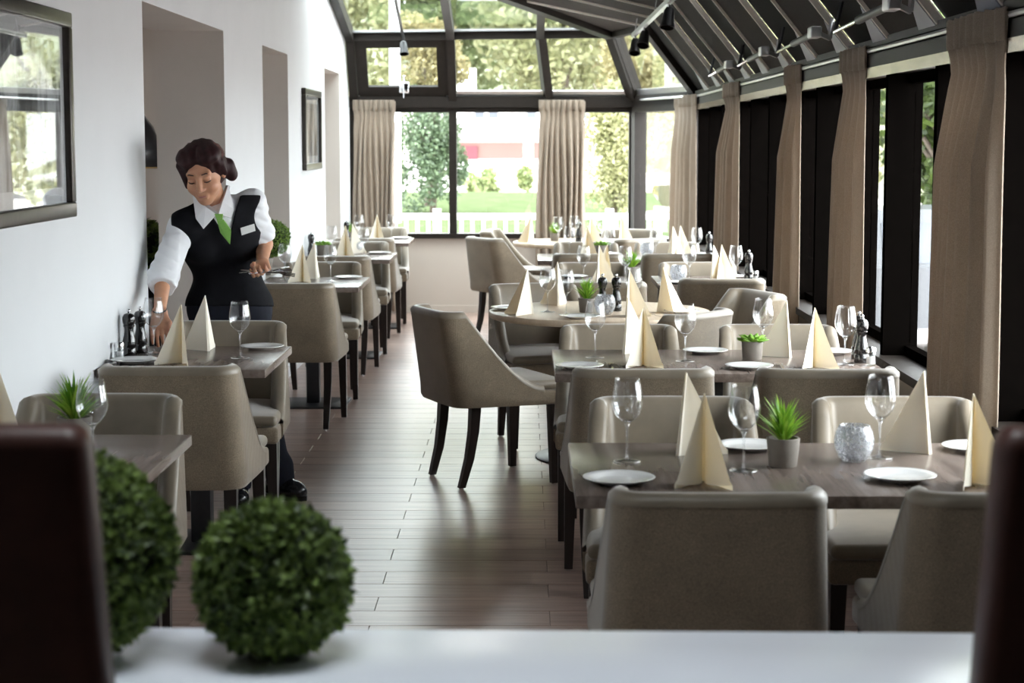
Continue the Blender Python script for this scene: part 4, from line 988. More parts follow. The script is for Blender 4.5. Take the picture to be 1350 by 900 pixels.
# ================================================================== THE WAITRESS
def surfnet(fn_list, lo, hi, h):
    """surface-net mesh of a field given as operations on boxes of a grid"""
    lo = np.array(lo, float); hi = np.array(hi, float); n = np.ceil((hi - lo) / h).astype(int) + 1
    F = np.full(tuple(n), 9.0, np.float32)
    ax = [lo[i] + h * np.arange(n[i]) for i in range(3)]
    for op in fn_list:
        kind, sd, blo, bhi, k = op
        a = np.clip(np.floor((np.array(blo) - lo) / h).astype(int) - 1, 0, n - 1); b = np.clip(np.ceil((np.array(bhi) - lo) / h).astype(int) + 2, 1, n)
        if np.any(b <= a): continue
        s = tuple(slice(a[i], b[i]) for i in range(3))
        P = np.stack(np.meshgrid(*[ax[i][s[i]] for i in range(3)], indexing='ij'), -1)
        d = sd(P); f = F[s]
        if kind == 'u':
            if k > 0: hh = np.clip(0.5 + 0.5 * (f - d) / k, 0, 1); F[s] = f * (1 - hh) + d * hh - k * hh * (1 - hh)
            else: F[s] = np.minimum(f, d)
        elif kind == 's':
            if k > 0: hh = np.clip(0.5 - 0.5 * (f + d) / k, 0, 1); F[s] = f * (1 - hh) + (-d) * hh + k * hh * (1 - hh)
            else: F[s] = np.maximum(f, -d)
        elif kind == 'd': F[s] = f + d
    ins = F < 0; nx, ny, nz = n
    cnt = np.zeros((nx - 1, ny - 1, nz - 1), np.int8); acc = np.zeros((nx - 1, ny - 1, nz - 1, 3), np.float32)
    for axn in range(3):
        o = [(axn + 1) % 3, (axn + 2) % 3]
        for i in (0, 1):
            for j in (0, 1):
                s0 = [None] * 3; s1 = [None] * 3
                s0[axn] = slice(0, n[axn] - 1); s1[axn] = slice(1, n[axn])
                for q, bit in zip(o, (i, j)): s0[q] = s1[q] = slice(bit, n[q] - 1 + bit)
                f0 = F[tuple(s0)]; f1 = F[tuple(s1)]; cr = (f0 < 0) != (f1 < 0)
                t = np.where(cr, f0 / np.where(cr, f0 - f1, 1), 0)
                cnt += cr; acc[..., axn] += np.where(cr, t, 0)
                acc[..., o[0]] += np.where(cr, i, 0); acc[..., o[1]] += np.where(cr, j, 0)
    act = cnt > 0; ids = np.full(cnt.shape, -1, np.int64); ci = np.argwhere(act); ids[act] = np.arange(len(ci))
    V = lo + h * (ci + acc[act] / cnt[act][:, None])
    Q = []
    for axn in range(3):
        o0, o1 = (axn + 1) % 3, (axn + 2) % 3
        s0 = [slice(1, n[q] - 1) for q in range(3)]; s1 = [slice(1, n[q] - 1) for q in range(3)]
        s0[axn] = slice(0, n[axn] - 1); s1[axn] = slice(1, n[axn])
        a = ins[tuple(s0)]; b = ins[tuple(s1)]; e = np.argwhere(a != b)
        if not len(e): continue
        fl_ = a[tuple(e.T)]
        base = e.copy(); base[:, o0] += 1; base[:, o1] += 1
        def cell(d0, d1):
            c = base.copy(); c[:, o0] -= d0; c[:, o1] -= d1; return ids[tuple(c.T)]
        q = np.stack([cell(1, 1), cell(0, 1), cell(0, 0), cell(1, 0)], 1)
        q[~fl_] = q[~fl_][:, ::-1]; Q.append(q)
    return V, np.concatenate(Q)
def cone(a, b, ra, rb, k=0.02, kind='u', flat=None):
    a = np.array(a, float); b = np.array(b, float); ab = b - a; l2 = max(1e-9, ab @ ab); R = max(ra, rb) + max(k, 0.005) + 0.02
    def sd(P):
        p = P - a; t = np.clip((p @ ab) / l2, 0, 1); return np.linalg.norm(p - t[..., None] * ab, axis=-1) - (ra + (rb - ra) * t)
    return (kind, sd, np.minimum(a, b) - R, np.maximum(a, b) + R, k)
def elli(c, r, k=0.02, kind='u', M=None):
    c = np.array(c, float); r = np.array(r, float); R = r.max() + max(k, .005) + 0.02
    def sd(P):
        p = P - c
        if M is not None: p = p @ M          # into the local frame
        k0 = np.linalg.norm(p / r, axis=-1); k1 = np.linalg.norm(p / (r * r), axis=-1)
        return k0 * (k0 - 1) / np.maximum(k1, 1e-6)
    return (kind, sd, c - R, c + R, k)
def half(c, nrm, lo, hi, kind='s', k=0.0):
    c = np.array(c, float); nrm = np.array(nrm, float); nrm /= np.linalg.norm(nrm)
    return (kind, lambda P: -((P - c) @ nrm), lo, hi, k)     # cuts away the side the normal points to
def nets(name, ops, lo, hi, h, mat, parent, smooth=True):
    v, f = surfnet(ops, lo, hi, h)
    o = mesh_obj(name, v, f, mat, parent, smooth); return o

person = empty('person', (-1.2, 8.0, 0))
PO = np.array([-1.2, 8.0, 0.0])
M_SKIN = pmat('skin', (0.50, 0.255, 0.155), 0.5, 0.08, 30, spec=0.4); setin(M_SKIN.node_tree.nodes['Principled BSDF'], Subsurface_Weight=0.08)
M_HAIR = pmat('dark_auburn_hair', (0.026, 0.009, 0.010), 0.55, 0.45, 26, stretch=(3, 3, 0.6), bump=0.25, bscale=70, detail=6, spec=0.2)
M_SHIRT = pmat('white_shirt', (0.78, 0.79, 0.82), 0.8, 0.02, 20, bump=0.5, bscale=18)
M_VEST = pmat('black_waistcoat', (0.0055, 0.0055, 0.0075), 0.85, 0.25, 40, spec=0.15, bump=0.08, bscale=300)
M_TROUSER = pmat('navy_black_trousers', (0.008, 0.009, 0.016), 0.8, 0.25, 30, spec=0.2, bump=0.08, bscale=40)
M_TIE = pmat('green_tie', (0.20, 0.42, 0.085), 0.55, 0.10, 60, stretch=(1, 1, 3))
M_LIP = pmat('lips', (0.40, 0.16, 0.13), 0.45, 0.1, 40)
M_LASH = pmat('dark_lashes', (0.02, 0.012, 0.010), 0.6, 0.2, 60)
M_SHOE = pmat('black_shoe_leather', (0.012, 0.012, 0.015), 0.22, 0.2, 30, bump=0.05)
def A3(*p): return np.array(p, float) - PO
# joints (world, then relative to her standing point)
SR, ER, WR = A3(-1.455, 7.76, 1.235), A3(-1.508, 7.60, 1.035), A3(-1.492, 7.43, 0.905)
SL, EL, WL_ = A3(-1.175, 7.89, 1.335), A3(-1.135, 7.97, 1.150), A3(-1.118, 7.765, 1.082)
NB = A3(-1.320, 7.825, 1.325); HC = A3(-1.348, 7.715, 1.462)
HIPR, KR, AR = A3(-1.375, 8.02, 0.86), A3(-1.335, 7.99, 0.48), A3(-1.275, 7.99, 0.085)
HIPL, KL, AL = A3(-1.225, 8.03, 0.86), A3(-1.175, 8.03, 0.48), A3(-1.095, 8.09, 0.085)
# head frame: columns are her local x (viewer's right), y (back of the head), z (crown)
def rotm(ax, a):
    c, s = math.cos(a), math.sin(a)
    return {'x': np.array([[1, 0, 0], [0, c, -s], [0, s, c]]), 'y': np.array([[c, 0, s], [0, 1, 0], [-s, 0, c]]), 'z': np.array([[c, -s, 0], [s, c, 0], [0, 0, 1]])}[ax]
HM = rotm('z', math.radians(-6)) @ rotm('y', math.radians(-5)) @ rotm('x', math.radians(24)); HS = 1.06
def hp(x, y, z): return HC + HM @ (np.array([x, y, z]) * HS)
def he(c, r, k=0.012, kind='u'): return elli(hp(*c), np.array(r) * HS, k, kind, HM)
def hc(a, b, ra, rb, k=0.01, kind='u'): return cone(hp(*a), hp(*b), ra * HS, rb * HS, k, kind)
def torso(inf=0.0, k=0.05):
    g = inf
    return [cone(A3(-1.365, 8.01, 0.87), A3(-1.235, 8.02, 0.87), 0.112 + g, 0.112 + g, 0.0), cone(A3(-1.345, 7.985, 1.00), A3(-1.255, 7.985, 1.00), 0.082 + g, 0.082 + g, 0.06),
            cone(A3(-1.372, 7.93, 1.12), A3(-1.258, 7.945, 1.13), 0.090 + g, 0.090 + g, 0.06), cone(A3(-1.385, 7.87, 1.205), A3(-1.245, 7.91, 1.24), 0.098 + g, 0.098 + g, 0.06),
            elli(A3(-1.385, 7.80, 1.165), (0.058 + g, 0.055 + g, 0.058 + g), 0.05), elli(A3(-1.268, 7.845, 1.20), (0.058 + g, 0.055 + g, 0.058 + g), 0.05),
            cone(SR, SL, 0.050 + g, 0.050 + g, 0.05), cone((SR + SL) / 2 + np.array([0, 0, .02]), NB, 0.075 + g, 0.055 + g, 0.05)]
def legs(g=0.0):
    return [cone(HIPR, KR, 0.082 + g, 0.056 + g, 0.04), cone(KR, AR, 0.055 + g, 0.037 + g, 0.02), cone(HIPL, KL, 0.082 + g, 0.056 + g, 0.04), cone(KL, AL, 0.055 + g, 0.037 + g, 0.02)]
ops = torso() + legs()
ops += [cone(SR, ER, 0.038, 0.036, 0.03), cone(ER, WR, 0.036, 0.024, 0.012), cone(SL, EL, 0.038, 0.036, 0.03), cone(EL, WL_, 0.036, 0.024, 0.012)]
ops += [cone(NB - np.array([0, 0, .02]), hp(0, 0.03, -0.06), 0.052, 0.050, 0.03)]
ops += [he((0, 0.012, 0.035), (0.072, 0.092, 0.094), 0.02), he((0, -0.028, -0.035), (0.058, 0.060, 0.068), 0.03), he((0, -0.058, -0.088), (0.024, 0.022, 0.020), 0.03),
        he((0.038, -0.058, -0.028), (0.024, 0.024, 0.026), 0.02), he((-0.038, -0.058, -0.028), (0.024, 0.024, 0.026), 0.02),
        hc((-0.040, -0.079, 0.036), (0.040, -0.079, 0.036), 0.010, 0.010, 0.02),
        he((0.030, -0.094, 0.012), (0.018, 0.014, 0.012), 0.012, 's'), he((-0.030, -0.094, 0.012), (0.018, 0.014, 0.012), 0.012, 's'),
        he((0.030, -0.076, 0.011), (0.015, 0.013, 0.012), 0.006), he((-0.030, -0.076, 0.011), (0.015, 0.013, 0.012), 0.006),
        hc((0, -0.084, 0.028), (0, -0.106, -0.022), 0.008, 0.0115, 0.014), he((0.011, -0.095, -0.025), (0.009, 0.009, 0.008), 0.008), he((-0.011, -0.095, -0.025), (0.009, 0.009, 0.008), 0.008),
        hc((-0.017, -0.085, -0.054), (0.017, -0.085, -0.054), 0.0065, 0.0065, 0.008), hc((-0.015, -0.085, -0.064), (0.015, -0.085, -0.064), 0.007, 0.007, 0.008), 
        hc((-0.018, -0.093, -0.0588), (0.018, -0.093, -0.0588), 0.0018, 0.0018, 0.004, 's'),
        he((0.074, 0.012, 0.0), (0.010, 0.020, 0.030), 0.008), he((-0.074, 0.012, 0.0), (0.010, 0.020, 0.030), 0.008)]
def hand(w, palm_end, fdirs, pw, nrm, thumb):
    """palm box from cones, four fingers in three joints each, thumb from the side of the palm"""
    w = np.array(w); pe = np.array(palm_end); pw = np.array(pw); o = []
    for s in (-1, -0.33, 0.33, 1):
        o.append(cone(w + pw * s * 0.018, pe + pw * s * 0.028, 0.014, 0.0115, 0.012))
    ln = (0.060, 0.072, 0.068, 0.052)
    for i, s in enumerate((-1, -0.33, 0.33, 1)):
        p = pe + pw * s * 0.028; r = 0.0088
        for j, frac in enumerate((0.45, 0.31, 0.24)):
            q = p + np.array(fdirs[j]) / np.linalg.norm(fdirs[j]) * ln[i] * frac * 1.15 + pw * s * 0.0012
            o.append(cone(p, q, r, r - 0.0009, 0.002 if j else 0.006)); p = q; r -= 0.0009
    p = w + (pe - w) * 0.35 + pw * thumb[0] * 0.022
    for (d, l, r0, r1) in thumb[1]:
        q = p + np.array(d) / np.linalg.norm(d) * l; o.append(cone(p, q, r0, r1, 0.008)); p = q
    return o
# right hand: reaching down to the table top
pe = WR + np.array([0.004, -0.030, -0.062])
ops += hand(WR, pe, [(0.05, -0.35, -0.9), (0.06, 0.10, -1), (0.05, 0.45, -0.85)], (1, 0.15, 0.0), None, (1, [((0.55, -0.5, -0.6), 0.035, 0.0125, 0.0105), ((0.1, -0.35, -0.9), 0.032, 0.0105, 0.0085)]))
# left hand: palm up, closed round the cutlery
pe2 = WL_ + np.array([0.010, -0.055, -0.030])
ops += hand(WL_, pe2, [(-0.15, -0.9, -0.35), (-0.35, -0.15, 0.75), (-0.2, 0.75, 0.55)], (0.94, 0.1, 0.3), None, (-1, [((-0.35, -0.75, 0.25), 0.034, 0.0125, 0.0105), ((0.25, -0.75, 0.35), 0.030, 0.0105, 0.0085)]))
body = nets('body', ops, A3(-1.60, 7.30, 0.03), A3(-0.95, 8.20, 1.63), 0.0048, M_SKIN, person)
# trousers, shoes
nets('trousers', [cone(A3(-1.365, 8.01, 0.87), A3(-1.235, 8.02, 0.87), 0.118, 0.118, 0.0), cone(A3(-1.345, 7.985, 0.97), A3(-1.255, 7.985, 0.97), 0.086, 0.086, 0.05)] + legs(0.017) +
     [cone(AR, AR + np.array([0, 0, .06]), 0.058, 0.058, 0.03), cone(AL, AL + np.array([0, 0, .06]), 0.058, 0.058, 0.03), half(A3(-1.3, 8, 0.99), (0, 0, 1), A3(-1.6, 7.7, 0.0), A3(-0.9, 8.3, 1.2)),
      half(A3(-1.3, 8, 0.06), (0, 0, -1), A3(-1.6, 7.7, -0.1), A3(-0.9, 8.3, 1.2))], A3(-1.56, 7.82, 0.03), A3(-0.95, 8.24, 1.08), 0.007, M_TROUSER, person)
for (a, t) in ((AR, A3(-1.245, 7.835, 0.034)), (AL, A3(-1.005, 8.035, 0.034))):
    h_ = np.array([a[0], a[1], 0.040]); d = t - h_; d[2] = 0; L_ = np.linalg.norm(d); d /= L_; back = h_ - d * 0.05
    ops2 = [cone(back + np.array([0, 0, 0.005]), h_ + d * (L_ - .02), 0.041, 0.043, 0.02), cone(h_ + d * (L_ - .03), t, 0.043, 0.036, 0.02), cone(a + np.array([0, 0, 0.03]), h_ + d * 0.02, 0.046, 0.045, 0.03),
            cone(a + np.array([0, 0, 0.07]), a, 0.046, 0.047, 0.02), half(A3(-1.2, 8, 0.018), (0, 0, -1), A3(-1.6, 7.6, -0.1), A3(-0.8, 8.4, .3))]
    sh = nets('shoe', ops2, np.minimum(back, t) - 0.08, np.maximum(back, t) + np.array([.08, .08, .16]), 0.005, M_SHOE, person)
    m = MB(); sd = np.array([-d[1], d[0], 0]); 
    ring = [back - d * 0.044 + sd * 0, back - d * 0.02 + sd * .044, h_ + sd * .047, t - d * .02 + sd * .042, t + d * .03 + sd * .02, t + d * .042, t + d * .03 - sd * .02, t - d * .02 - sd * .042, h_ - sd * .047, back - d * 0.02 - sd * .044]
    m.add([(p[0], p[1], 0.0) for p in ring] + [(p[0], p[1], 0.022) for p in ring], [tuple(range(10))[::-1], tuple(range(10, 20))] + [(i, (i + 1) % 10, (i + 1) % 10 + 10, i + 10) for i in range(10)]); m.build('sole', M_BLACKMETAL, sh)
    m = MB()
    for kk in range(4):
        c = h_ + d * (0.045 + 0.018 * kk) + np.array([0, 0, 0.055 - 0.010 * kk]); m.tube([c - sd * .022, c + np.array([0, 0, .004]), c + sd * .022], 0.0028, 6)
    m.build('lace', M_TROUSER, sh)
# shirt: chest, short full sleeves rolled at the elbow
CUR = ER + (WR - ER) * 0.18; CUL = SL + (EL - SL) * 0.80
def wr(P): return (-0.007 * np.abs(np.sin(75 * P[..., 2] + 40 * P[..., 0]) * np.sin(38 * P[..., 1] - 25 * P[..., 2]))).astype(np.float32)
sops = [cone(A3(-1.385, 7.87, 1.205), A3(-1.245, 7.91, 1.24), 0.102, 0.102, 0.0), cone(A3(-1.305, 7.805, 1.29), A3(-1.268, 7.822, 1.245), 0.050, 0.046, 0.02), cone(A3(-1.375, 7.93, 1.12), A3(-1.255, 7.945, 1.13), 0.094, 0.094, 0.05), cone(SR, SL, 0.057, 0.057, 0.04), cone((SR + SL) / 2 + np.array([0, 0, .02]), NB, 0.080, 0.062, 0.04),
        elli(A3(-1.385, 7.80, 1.165), (0.062,) * 3, 0.04), elli(A3(-1.268, 7.845, 1.20), (0.062,) * 3, 0.04),
        cone(SR, ER, 0.056, 0.060, 0.03), cone(ER, CUR, 0.060, 0.052, 0.02), cone(ER + (WR - ER) * .10, ER + (WR - ER) * .24, 0.055, 0.054, 0.008),
        cone(SL, CUL, 0.054, 0.055, 0.03), cone(SL + (EL - SL) * .72, CUL, 0.058, 0.058, 0.01),
        ('d', wr, A3(-1.62, 7.5, 0.95), A3(-1.455, 7.9, 1.2), 0), ('d', wr, A3(-1.15, 7.7, 1.1), A3(-1.0, 8.1, 1.4), 0)]
dR = (WR - ER) / np.linalg.norm(WR - ER); dL = (EL - SL) / np.linalg.norm(EL - SL)
sops += [half(ER + (WR - ER) * .30, dR, A3(-1.62, 7.3, .8), A3(-1.42, 7.66, 1.06)), half(SL + (EL - SL) * .86, dL, A3(-1.22, 7.75, 1.0), A3(-1.0, 8.1, 1.25)),
         he((0, 0.01, -0.01), (0.07, 0.09, 0.12), 0.0, 's')]
nets('shirt', sops, A3(-1.62, 7.42, 0.94), A3(-1.02, 8.12, 1.44), 0.006, M_SHIRT, person)
# waistcoat: torso shell with arm holes and a V neck
vops = torso(0.018) + [cone(SR + np.array([.025, 0, .005]), SL - np.array([.02, 0, -.003]), 0.076, 0.074, 0.02), half(A3(-1.3, 8, 0.875), (0.0, -0.1, -1), A3(-1.6, 7.6, 0.6), A3(-0.9, 8.3, 1.3)), half(A3(-1.3, 8, 1.37), (0, 0, 1), A3(-1.6, 7.6, 1.2), A3(-0.9, 8.3, 1.5))]
vops += [cone(SR + np.array([-.115, -.02, .02]), SR + np.array([-.075, .0, -.05]), 0.075, 0.080, 0.01, 's'), cone(SL + np.array([.11, .02, .03]), SL + np.array([.078, 0, -.05]), 0.075, 0.080, 0.01, 's')]
VB = A3(-1.262, 7.78, 1.168)
def vneck(P):
    p = P - VB; hgt = p[..., 2]; wdt = np.abs(p[..., 0] + 0.12 * hgt) - 0.36 * np.maximum(hgt, 0); return np.maximum(np.maximum(wdt, -hgt) * 0.8, p[..., 1] - 0.10).astype(np.float32)
vops += [('s', vneck, A3(-1.46, 7.6, 1.14), A3(-1.10, 7.92, 1.46), 0.006), cone(NB + np.array([0, -.02, -.02]), NB + np.array([0, .02, .12]), 0.070, 0.08, 0.01, 's')]
vest = nets('waistcoat', vops, A3(-1.56, 7.62, 0.80), A3(-1.04, 8.20, 1.44), 0.0055, M_VEST, person)
# hair: full cap swept back, part line, low knot at the back
hops = [he((0, 0.022, 0.046), (0.085, 0.098, 0.090), 0.0), he((0.036, -0.030, 0.094), (0.055, 0.058, 0.036), 0.03), he((-0.040, -0.030, 0.090), (0.050, 0.056, 0.036), 0.03), he((0, 0.055, 0.0), (0.078, 0.065, 0.085), 0.03),
        hc((-0.078, -0.030, 0.055), (-0.077, -0.012, -0.045), 0.018, 0.008, 0.02), hc((0.079, -0.025, 0.055), (0.080, 0.008, -0.005), 0.018, 0.012, 0.02),
        he((0.0, -0.110, -0.020), (0.065, 0.074, 0.106), 0.012, 's'), hc((0, -0.085, 0.105), (0, -0.03, 0.135), 0.005, 0.004, 0.01, 's'),
        he((0.074, 0.080, -0.010), (0.032, 0.034, 0.036), 0.015), he((0.084, 0.088, -0.048), (0.025, 0.028, 0.030), 0.02)]
def strand(P): 
    q = (P - HC) @ HM; return (0.0014 * np.sin(170 * q[..., 0] + 60 * q[..., 1]) * np.clip(q[..., 2] * 8 + .6, 0, 1)).astype(np.float32)
hops += [('d', strand, HC - 0.2, HC + 0.2, 0)]
hair = nets('hair', hops, HC - 0.19, HC + 0.19, 0.0042, M_HAIR, person)
M_STRAND = pmat('auburn_hair_strands', (0.085, 0.028, 0.024), 0.4, 0.5, 40, spec=0.3)
m = MB(); hq = random.Random(5); CE = np.array([0, 0.022, 0.046]); RE = np.array([0.0865, 0.0995, 0.0915])
for i in range(150):
    s_ = -1 if i % 2 else 1; u_ = hq.random()
    a_ = np.array([s_ * (0.04 + 0.92 * u_), -0.78 + 0.35 * u_ + hq.uniform(-.05, .05), 0.72 - 0.62 * u_ + hq.uniform(-.04, .04)]); a_ /= np.linalg.norm(a_)
    b_ = np.array([0.55 + hq.uniform(-.2, .2), 0.80, -0.25 + hq.uniform(-.25, .25)]) if s_ > 0 else np.array([-0.25 + hq.uniform(-.3, .2), 0.92, -0.2 + hq.uniform(-.3, .3)]); b_ /= np.linalg.norm(b_)
    pts = []
    for k_ in range(7):
        t_ = k_ / 6; d_ = a_ * (1 - t_) + b_ * t_ + np.array([s_ * 0.35, 0, 0.45]) * math.sin(PI * t_) * 0.55; d_ /= np.linalg.norm(d_)
        pts.append(hp(*(CE + d_ * RE * (1.0 + 0.012 * math.sin(9 * t_ + i)))))
    m.tube(pts, [0.0008, 0.0022, 0.0026, 0.0026, 0.0024, 0.002, 0.0008], 5, False)
o = m.build('hair_strands', M_STRAND, person, True); o['kind'] = 'stuff'
for s in (-1, 1):
    m = MB(); m.tube([hp(s * 0.048, -0.080, 0.034), hp(s * 0.034, -0.0905, 0.041), hp(s * 0.016, -0.0915, 0.036)], [0.0018, 0.0028, 0.0022], 6); m.build('eyebrow', M_LASH, person)
    m = MB(); m.tube([hp(s * 0.046, -0.080, 0.006), hp(s * 0.038, -0.0885, 0.0035), hp(s * 0.030, -0.0905, 0.0025), hp(s * 0.020, -0.0885, 0.004)], [0.0015, 0.0024, 0.0024, 0.0015], 6); m.build('eyelash', M_LASH, person)
m = MB(); m.tube([hp(-0.019, -0.0875, -0.0585), hp(-0.008, -0.0935, -0.0565), hp(0, -0.0945, -0.0575), hp(0.008, -0.0935, -0.0565), hp(0.019, -0.0875, -0.0585)], [0.0015, 0.0042, 0.0045, 0.0042, 0.0015], 8)
m.build('lips', M_LIP, person, True)
# collar points, tie, name badge, bracelet
def sheet(name, quad, th, mat, parent):
    q = [Vector(p) for p in quad]; n = (q[1] - q[0]).cross(q[-1] - q[0]).normalized() * th / 2; k = len(q)
    return mesh_obj(name, [p - n for p in q] + [p + n for p in q], [tuple(range(k))[::-1], tuple(range(k, 2 * k))] + [(i, (i + 1) % k, (i + 1) % k + k, i + k) for i in range(k)], mat, parent)
sheet('collar', [A3(-1.298, 7.708, 1.292), A3(-1.345, 7.71, 1.325), A3(-1.405, 7.745, 1.372), A3(-1.385, 7.70, 1.275), A3(-1.350, 7.682, 1.232)], 0.005, M_SHIRT, person)
sheet('collar', [A3(-1.292, 7.722, 1.292), A3(-1.278, 7.745, 1.345), A3(-1.262, 7.80, 1.412), A3(-1.232, 7.765, 1.310), A3(-1.243, 7.74, 1.275)], 0.005, M_SHIRT, person)
MB().tube([A3(-1.395, 7.83, 1.385), A3(-1.37, 7.78, 1.345), A3(-1.33, 7.75, 1.312), A3(-1.298, 7.738, 1.297), A3(-1.28, 7.758, 1.335), A3(-1.265, 7.82, 1.405)], 0.012, 8).build('collar_band', M_SHIRT, person, True)
m = MB()
kn = [A3(-1.307, 7.712, 1.292), A3(-1.272, 7.715, 1.292), A3(-1.274, 7.708, 1.266), A3(-1.296, 7.706, 1.266)]
tl = [A3(-1.298, 7.712, 1.270), A3(-1.270, 7.714, 1.270), A3(-1.240, 7.725, 1.225), A3(-1.247, 7.732, 1.165), A3(-1.286, 7.725, 1.215)]
sheet('tie_knot', kn, 0.016, M_TIE, person); sheet('tie', tl, 0.010, M_TIE, person)
bd = sheet('name_badge', [A3(-1.203, 7.772, 1.200), A3(-1.148, 7.800, 1.218), A3(-1.154, 7.806, 1.248), A3(-1.209, 7.778, 1.231)], 0.004, M_CHINA, person)
MB().tube([WR + np.array([math.cos(a) * 0.028, math.sin(a) * 0.026 - .003, 0.008 + math.sin(a) * .010]) for a in [2 * PI * i / 16 for i in range(17)]], 0.0028, 6, False).build('bracelet', M_LASH, person)
tag(person, 'waitress in black waistcoat, white shirt and green tie leaning over a table', 'person')
# cutlery in her left hand: each piece a thing of its own
hx = Vector(pe2 + PO) + Vector((0.0, -0.012, 0.004))
for i, (pr, dr, tz, lb) in enumerate(((P_K, -1.25, 0.10, 'steel knife on top of the bundle in the hand of the waitress'), (P_K, -1.45, -0.05, 'steel knife held below the others by the waitress'), (P_F, -1.05, 0.05, 'steel fork held in the hand of the waitress'), (P_F, -1.60, -0.15, 'second steel fork held in the hand of the waitress'))):
    o = pr.put(hx + Vector((0.012 + 0.01 * i, -0.006 * i, -0.004 * i)), 0, lb, 'knife' if pr is P_K else 'fork', 'cutlery held by the waitress')
    o.rotation_euler = (tz, 0.2 * i, dr); 
# ================================================================== OUTSIDE
M_GRASS = pmat('lawn_grass', (0.060, 0.078, 0.038), 0.9, 0.25, 3.0, bump=0.4, bscale=30, spec=0.0)
M_PAVE = pmat('pale_paving', (0.52, 0.47, 0.45), 0.9, 0.12, 2.0, spec=0.0)
M_RENDER = pmat('white_house_render', (0.82, 0.80, 0.78), 0.85, 0.03, 2.0)
M_PINK = pmat('salmon_panel', (0.125, 0.062, 0.052), 0.8, 0.05, 2.0)
M_RED = pmat('red_sign_board', (0.085, 0.010, 0.018), 0.6, 0.05, 2.0)
M_ROOFT = pmat('grey_roof', (0.40, 0.38, 0.37), 0.8, 0.1, 3.0)
M_DKGLASS = pmat('dark_house_window', (0.10, 0.11, 0.13), 0.1, 0.1, 3.0)
M_WPAINT = pmat('white_painted_rail', (0.82, 0.82, 0.82), 0.5, 0.02, 5.0)
M_BARK = pmat('tree_bark', (0.11, 0.085, 0.065), 0.9, 0.3, 20, bump=0.5)
M_LEAF1 = leafmat('yellow_green_leaves', (0.40, 0.39, 0.21), (0.20, 0.205, 0.09), 0.45)
M_LEAF2 = leafmat('mid_green_leaves', (0.26, 0.30, 0.13), (0.125, 0.165, 0.055), 0.4)
M_LEAF3 = leafmat('conifer_leaves', (0.14, 0.19, 0.105), (0.055, 0.085, 0.045), 0.35)
M_LEAF4 = leafmat('autumn_leaves', (0.40, 0.335, 0.17), (0.21, 0.18, 0.08), 0.45)
M_LEAF5 = leafmat('fresh_green_leaves', (0.075, 0.11, 0.022), (0.022, 0.040, 0.008), 0.4)
gr = MB().add([(-60, 17.3, -0.75), (60, 17.3, -0.75), (60, 140, -0.75), (-60, 140, -0.75), (1.8, -10, -0.75), (60, -10, -0.75), (60, 17.3, -0.75), (1.8, 17.3, -0.75)], [(0, 1, 2, 3), (4, 5, 6, 7)]).build('ground', M_PAVE); tag(gr, kind='structure')
lawn = MB(); ny = 10
LV = [(-30, 21.5, -0.7), (2.3, 21.5, -0.7), (-30, 24, 0.50), (2.0, 24, 0.50), (-30, 34, 0.66), (2.4, 34, 0.66), (-30, 36, 0.45), (2.5, 36, 0.45), (-30, 56, 0.48), (4.0, 56, 0.48), (-30, 60, -0.74), (4.2, 60, -0.74)]
LF = [(2 * i, 2 * i + 1, 2 * i + 3, 2 * i + 2) for i in range(5)]
lw = mesh_obj('lawn', LV, LF, mats=[M_GRASS, M_PAVE], midx=[0, 0, 1, 1, 0]); tag(lw, 'sloping green lawn bank beyond the white railing', 'lawn', kind='stuff')
# terrace and railing
tag(MB().box(-8, 3.0, 17.2, 19.2, -0.5, 0.02).build('terrace', M_PAVE), kind='structure')
fe = empty('railing', (0, 19.0, 0))
MB().box(-7, 3.0, -0.03, 0.03, 0.79, 0.85).build('top_rail', M_WPAINT, fe); MB().box(-7, 3.0, -0.02, 0.02, 0.10, 0.14).build('bottom_rail', M_WPAINT, fe)
b0 = MB().box(-0.018, 0.018, -0.012, 0.012, 0.14, 0.79).build('baluster', M_WPAINT, fe)
x = -2.6; first = True
while x < 2.9:
    o = b0 if first else b0.copy()
    if not first: COL.objects.link(o)
    first = False; o.location = (x, 0, 0); x += 0.115
for x in (-6.9, -4.5, -2.7, -0.9, 0.9, 2.7): MB().box(x - .04, x + .04, -0.04, 0.04, 0.02, 0.9).build('post', M_WPAINT, fe)
tag(fe, 'white painted terrace railing with balusters outside the end window', 'railing')
po_ = MB(); po_.lathe([(0.09, -0.6), (0.075, 0.5), (0.07, 6.5)], 16, (-1.72, 24.6, 0)); po_.lathe([(0.11, 6.5), (0.11, 6.6)], 16, (-1.72, 24.6, 0)); tag(po_.build('flag_pole', M_WPAINT, None, auto=40), 'white flag pole standing outside beside the corner curtain', 'pole')
# house
ho = empty('house', (1.0, 46, 0.3))
MB().box(-4.0, 1.2, 0, 8, 0, 2.2).build('wall', M_RENDER, ho); MB().box(-4.4, 1.5, -0.5, 8.2, 1.62, 1.74).build('canopy', M_RENDER, ho)
MB().box(-3.4, -1.0, -0.06, 0, 0.86, 1.28).build('salmon_panel', M_PINK, ho); MB().box(-0.75, -0.35, -0.06, 0, 0.86, 1.28).build('salmon_panel', M_PINK, ho)
MB().box(-2.75, -2.15, -0.12, -0.06, 0.84, 1.18).build('red_board', M_RED, ho)
for xx in (-3.6, -2.9, -2.1, -1.75, -0.8, -0.1, 0.6):
    f_ = MB().box(xx - .15, xx + .15, -0.03, 0.02, 1.84, 2.10).build('window', M_WPAINT, ho); MB().box(xx - .12, xx + .12, -0.04, -0.03, 1.87, 2.08).build('pane', M_DKGLASS, f_)
for xx in (0.45, 0.65, 0.85, 1.05):
    MB().box(xx - .07, xx + .07, -0.04, 0.0, 0.98, 1.1).build('window', M_DKGLASS, ho)
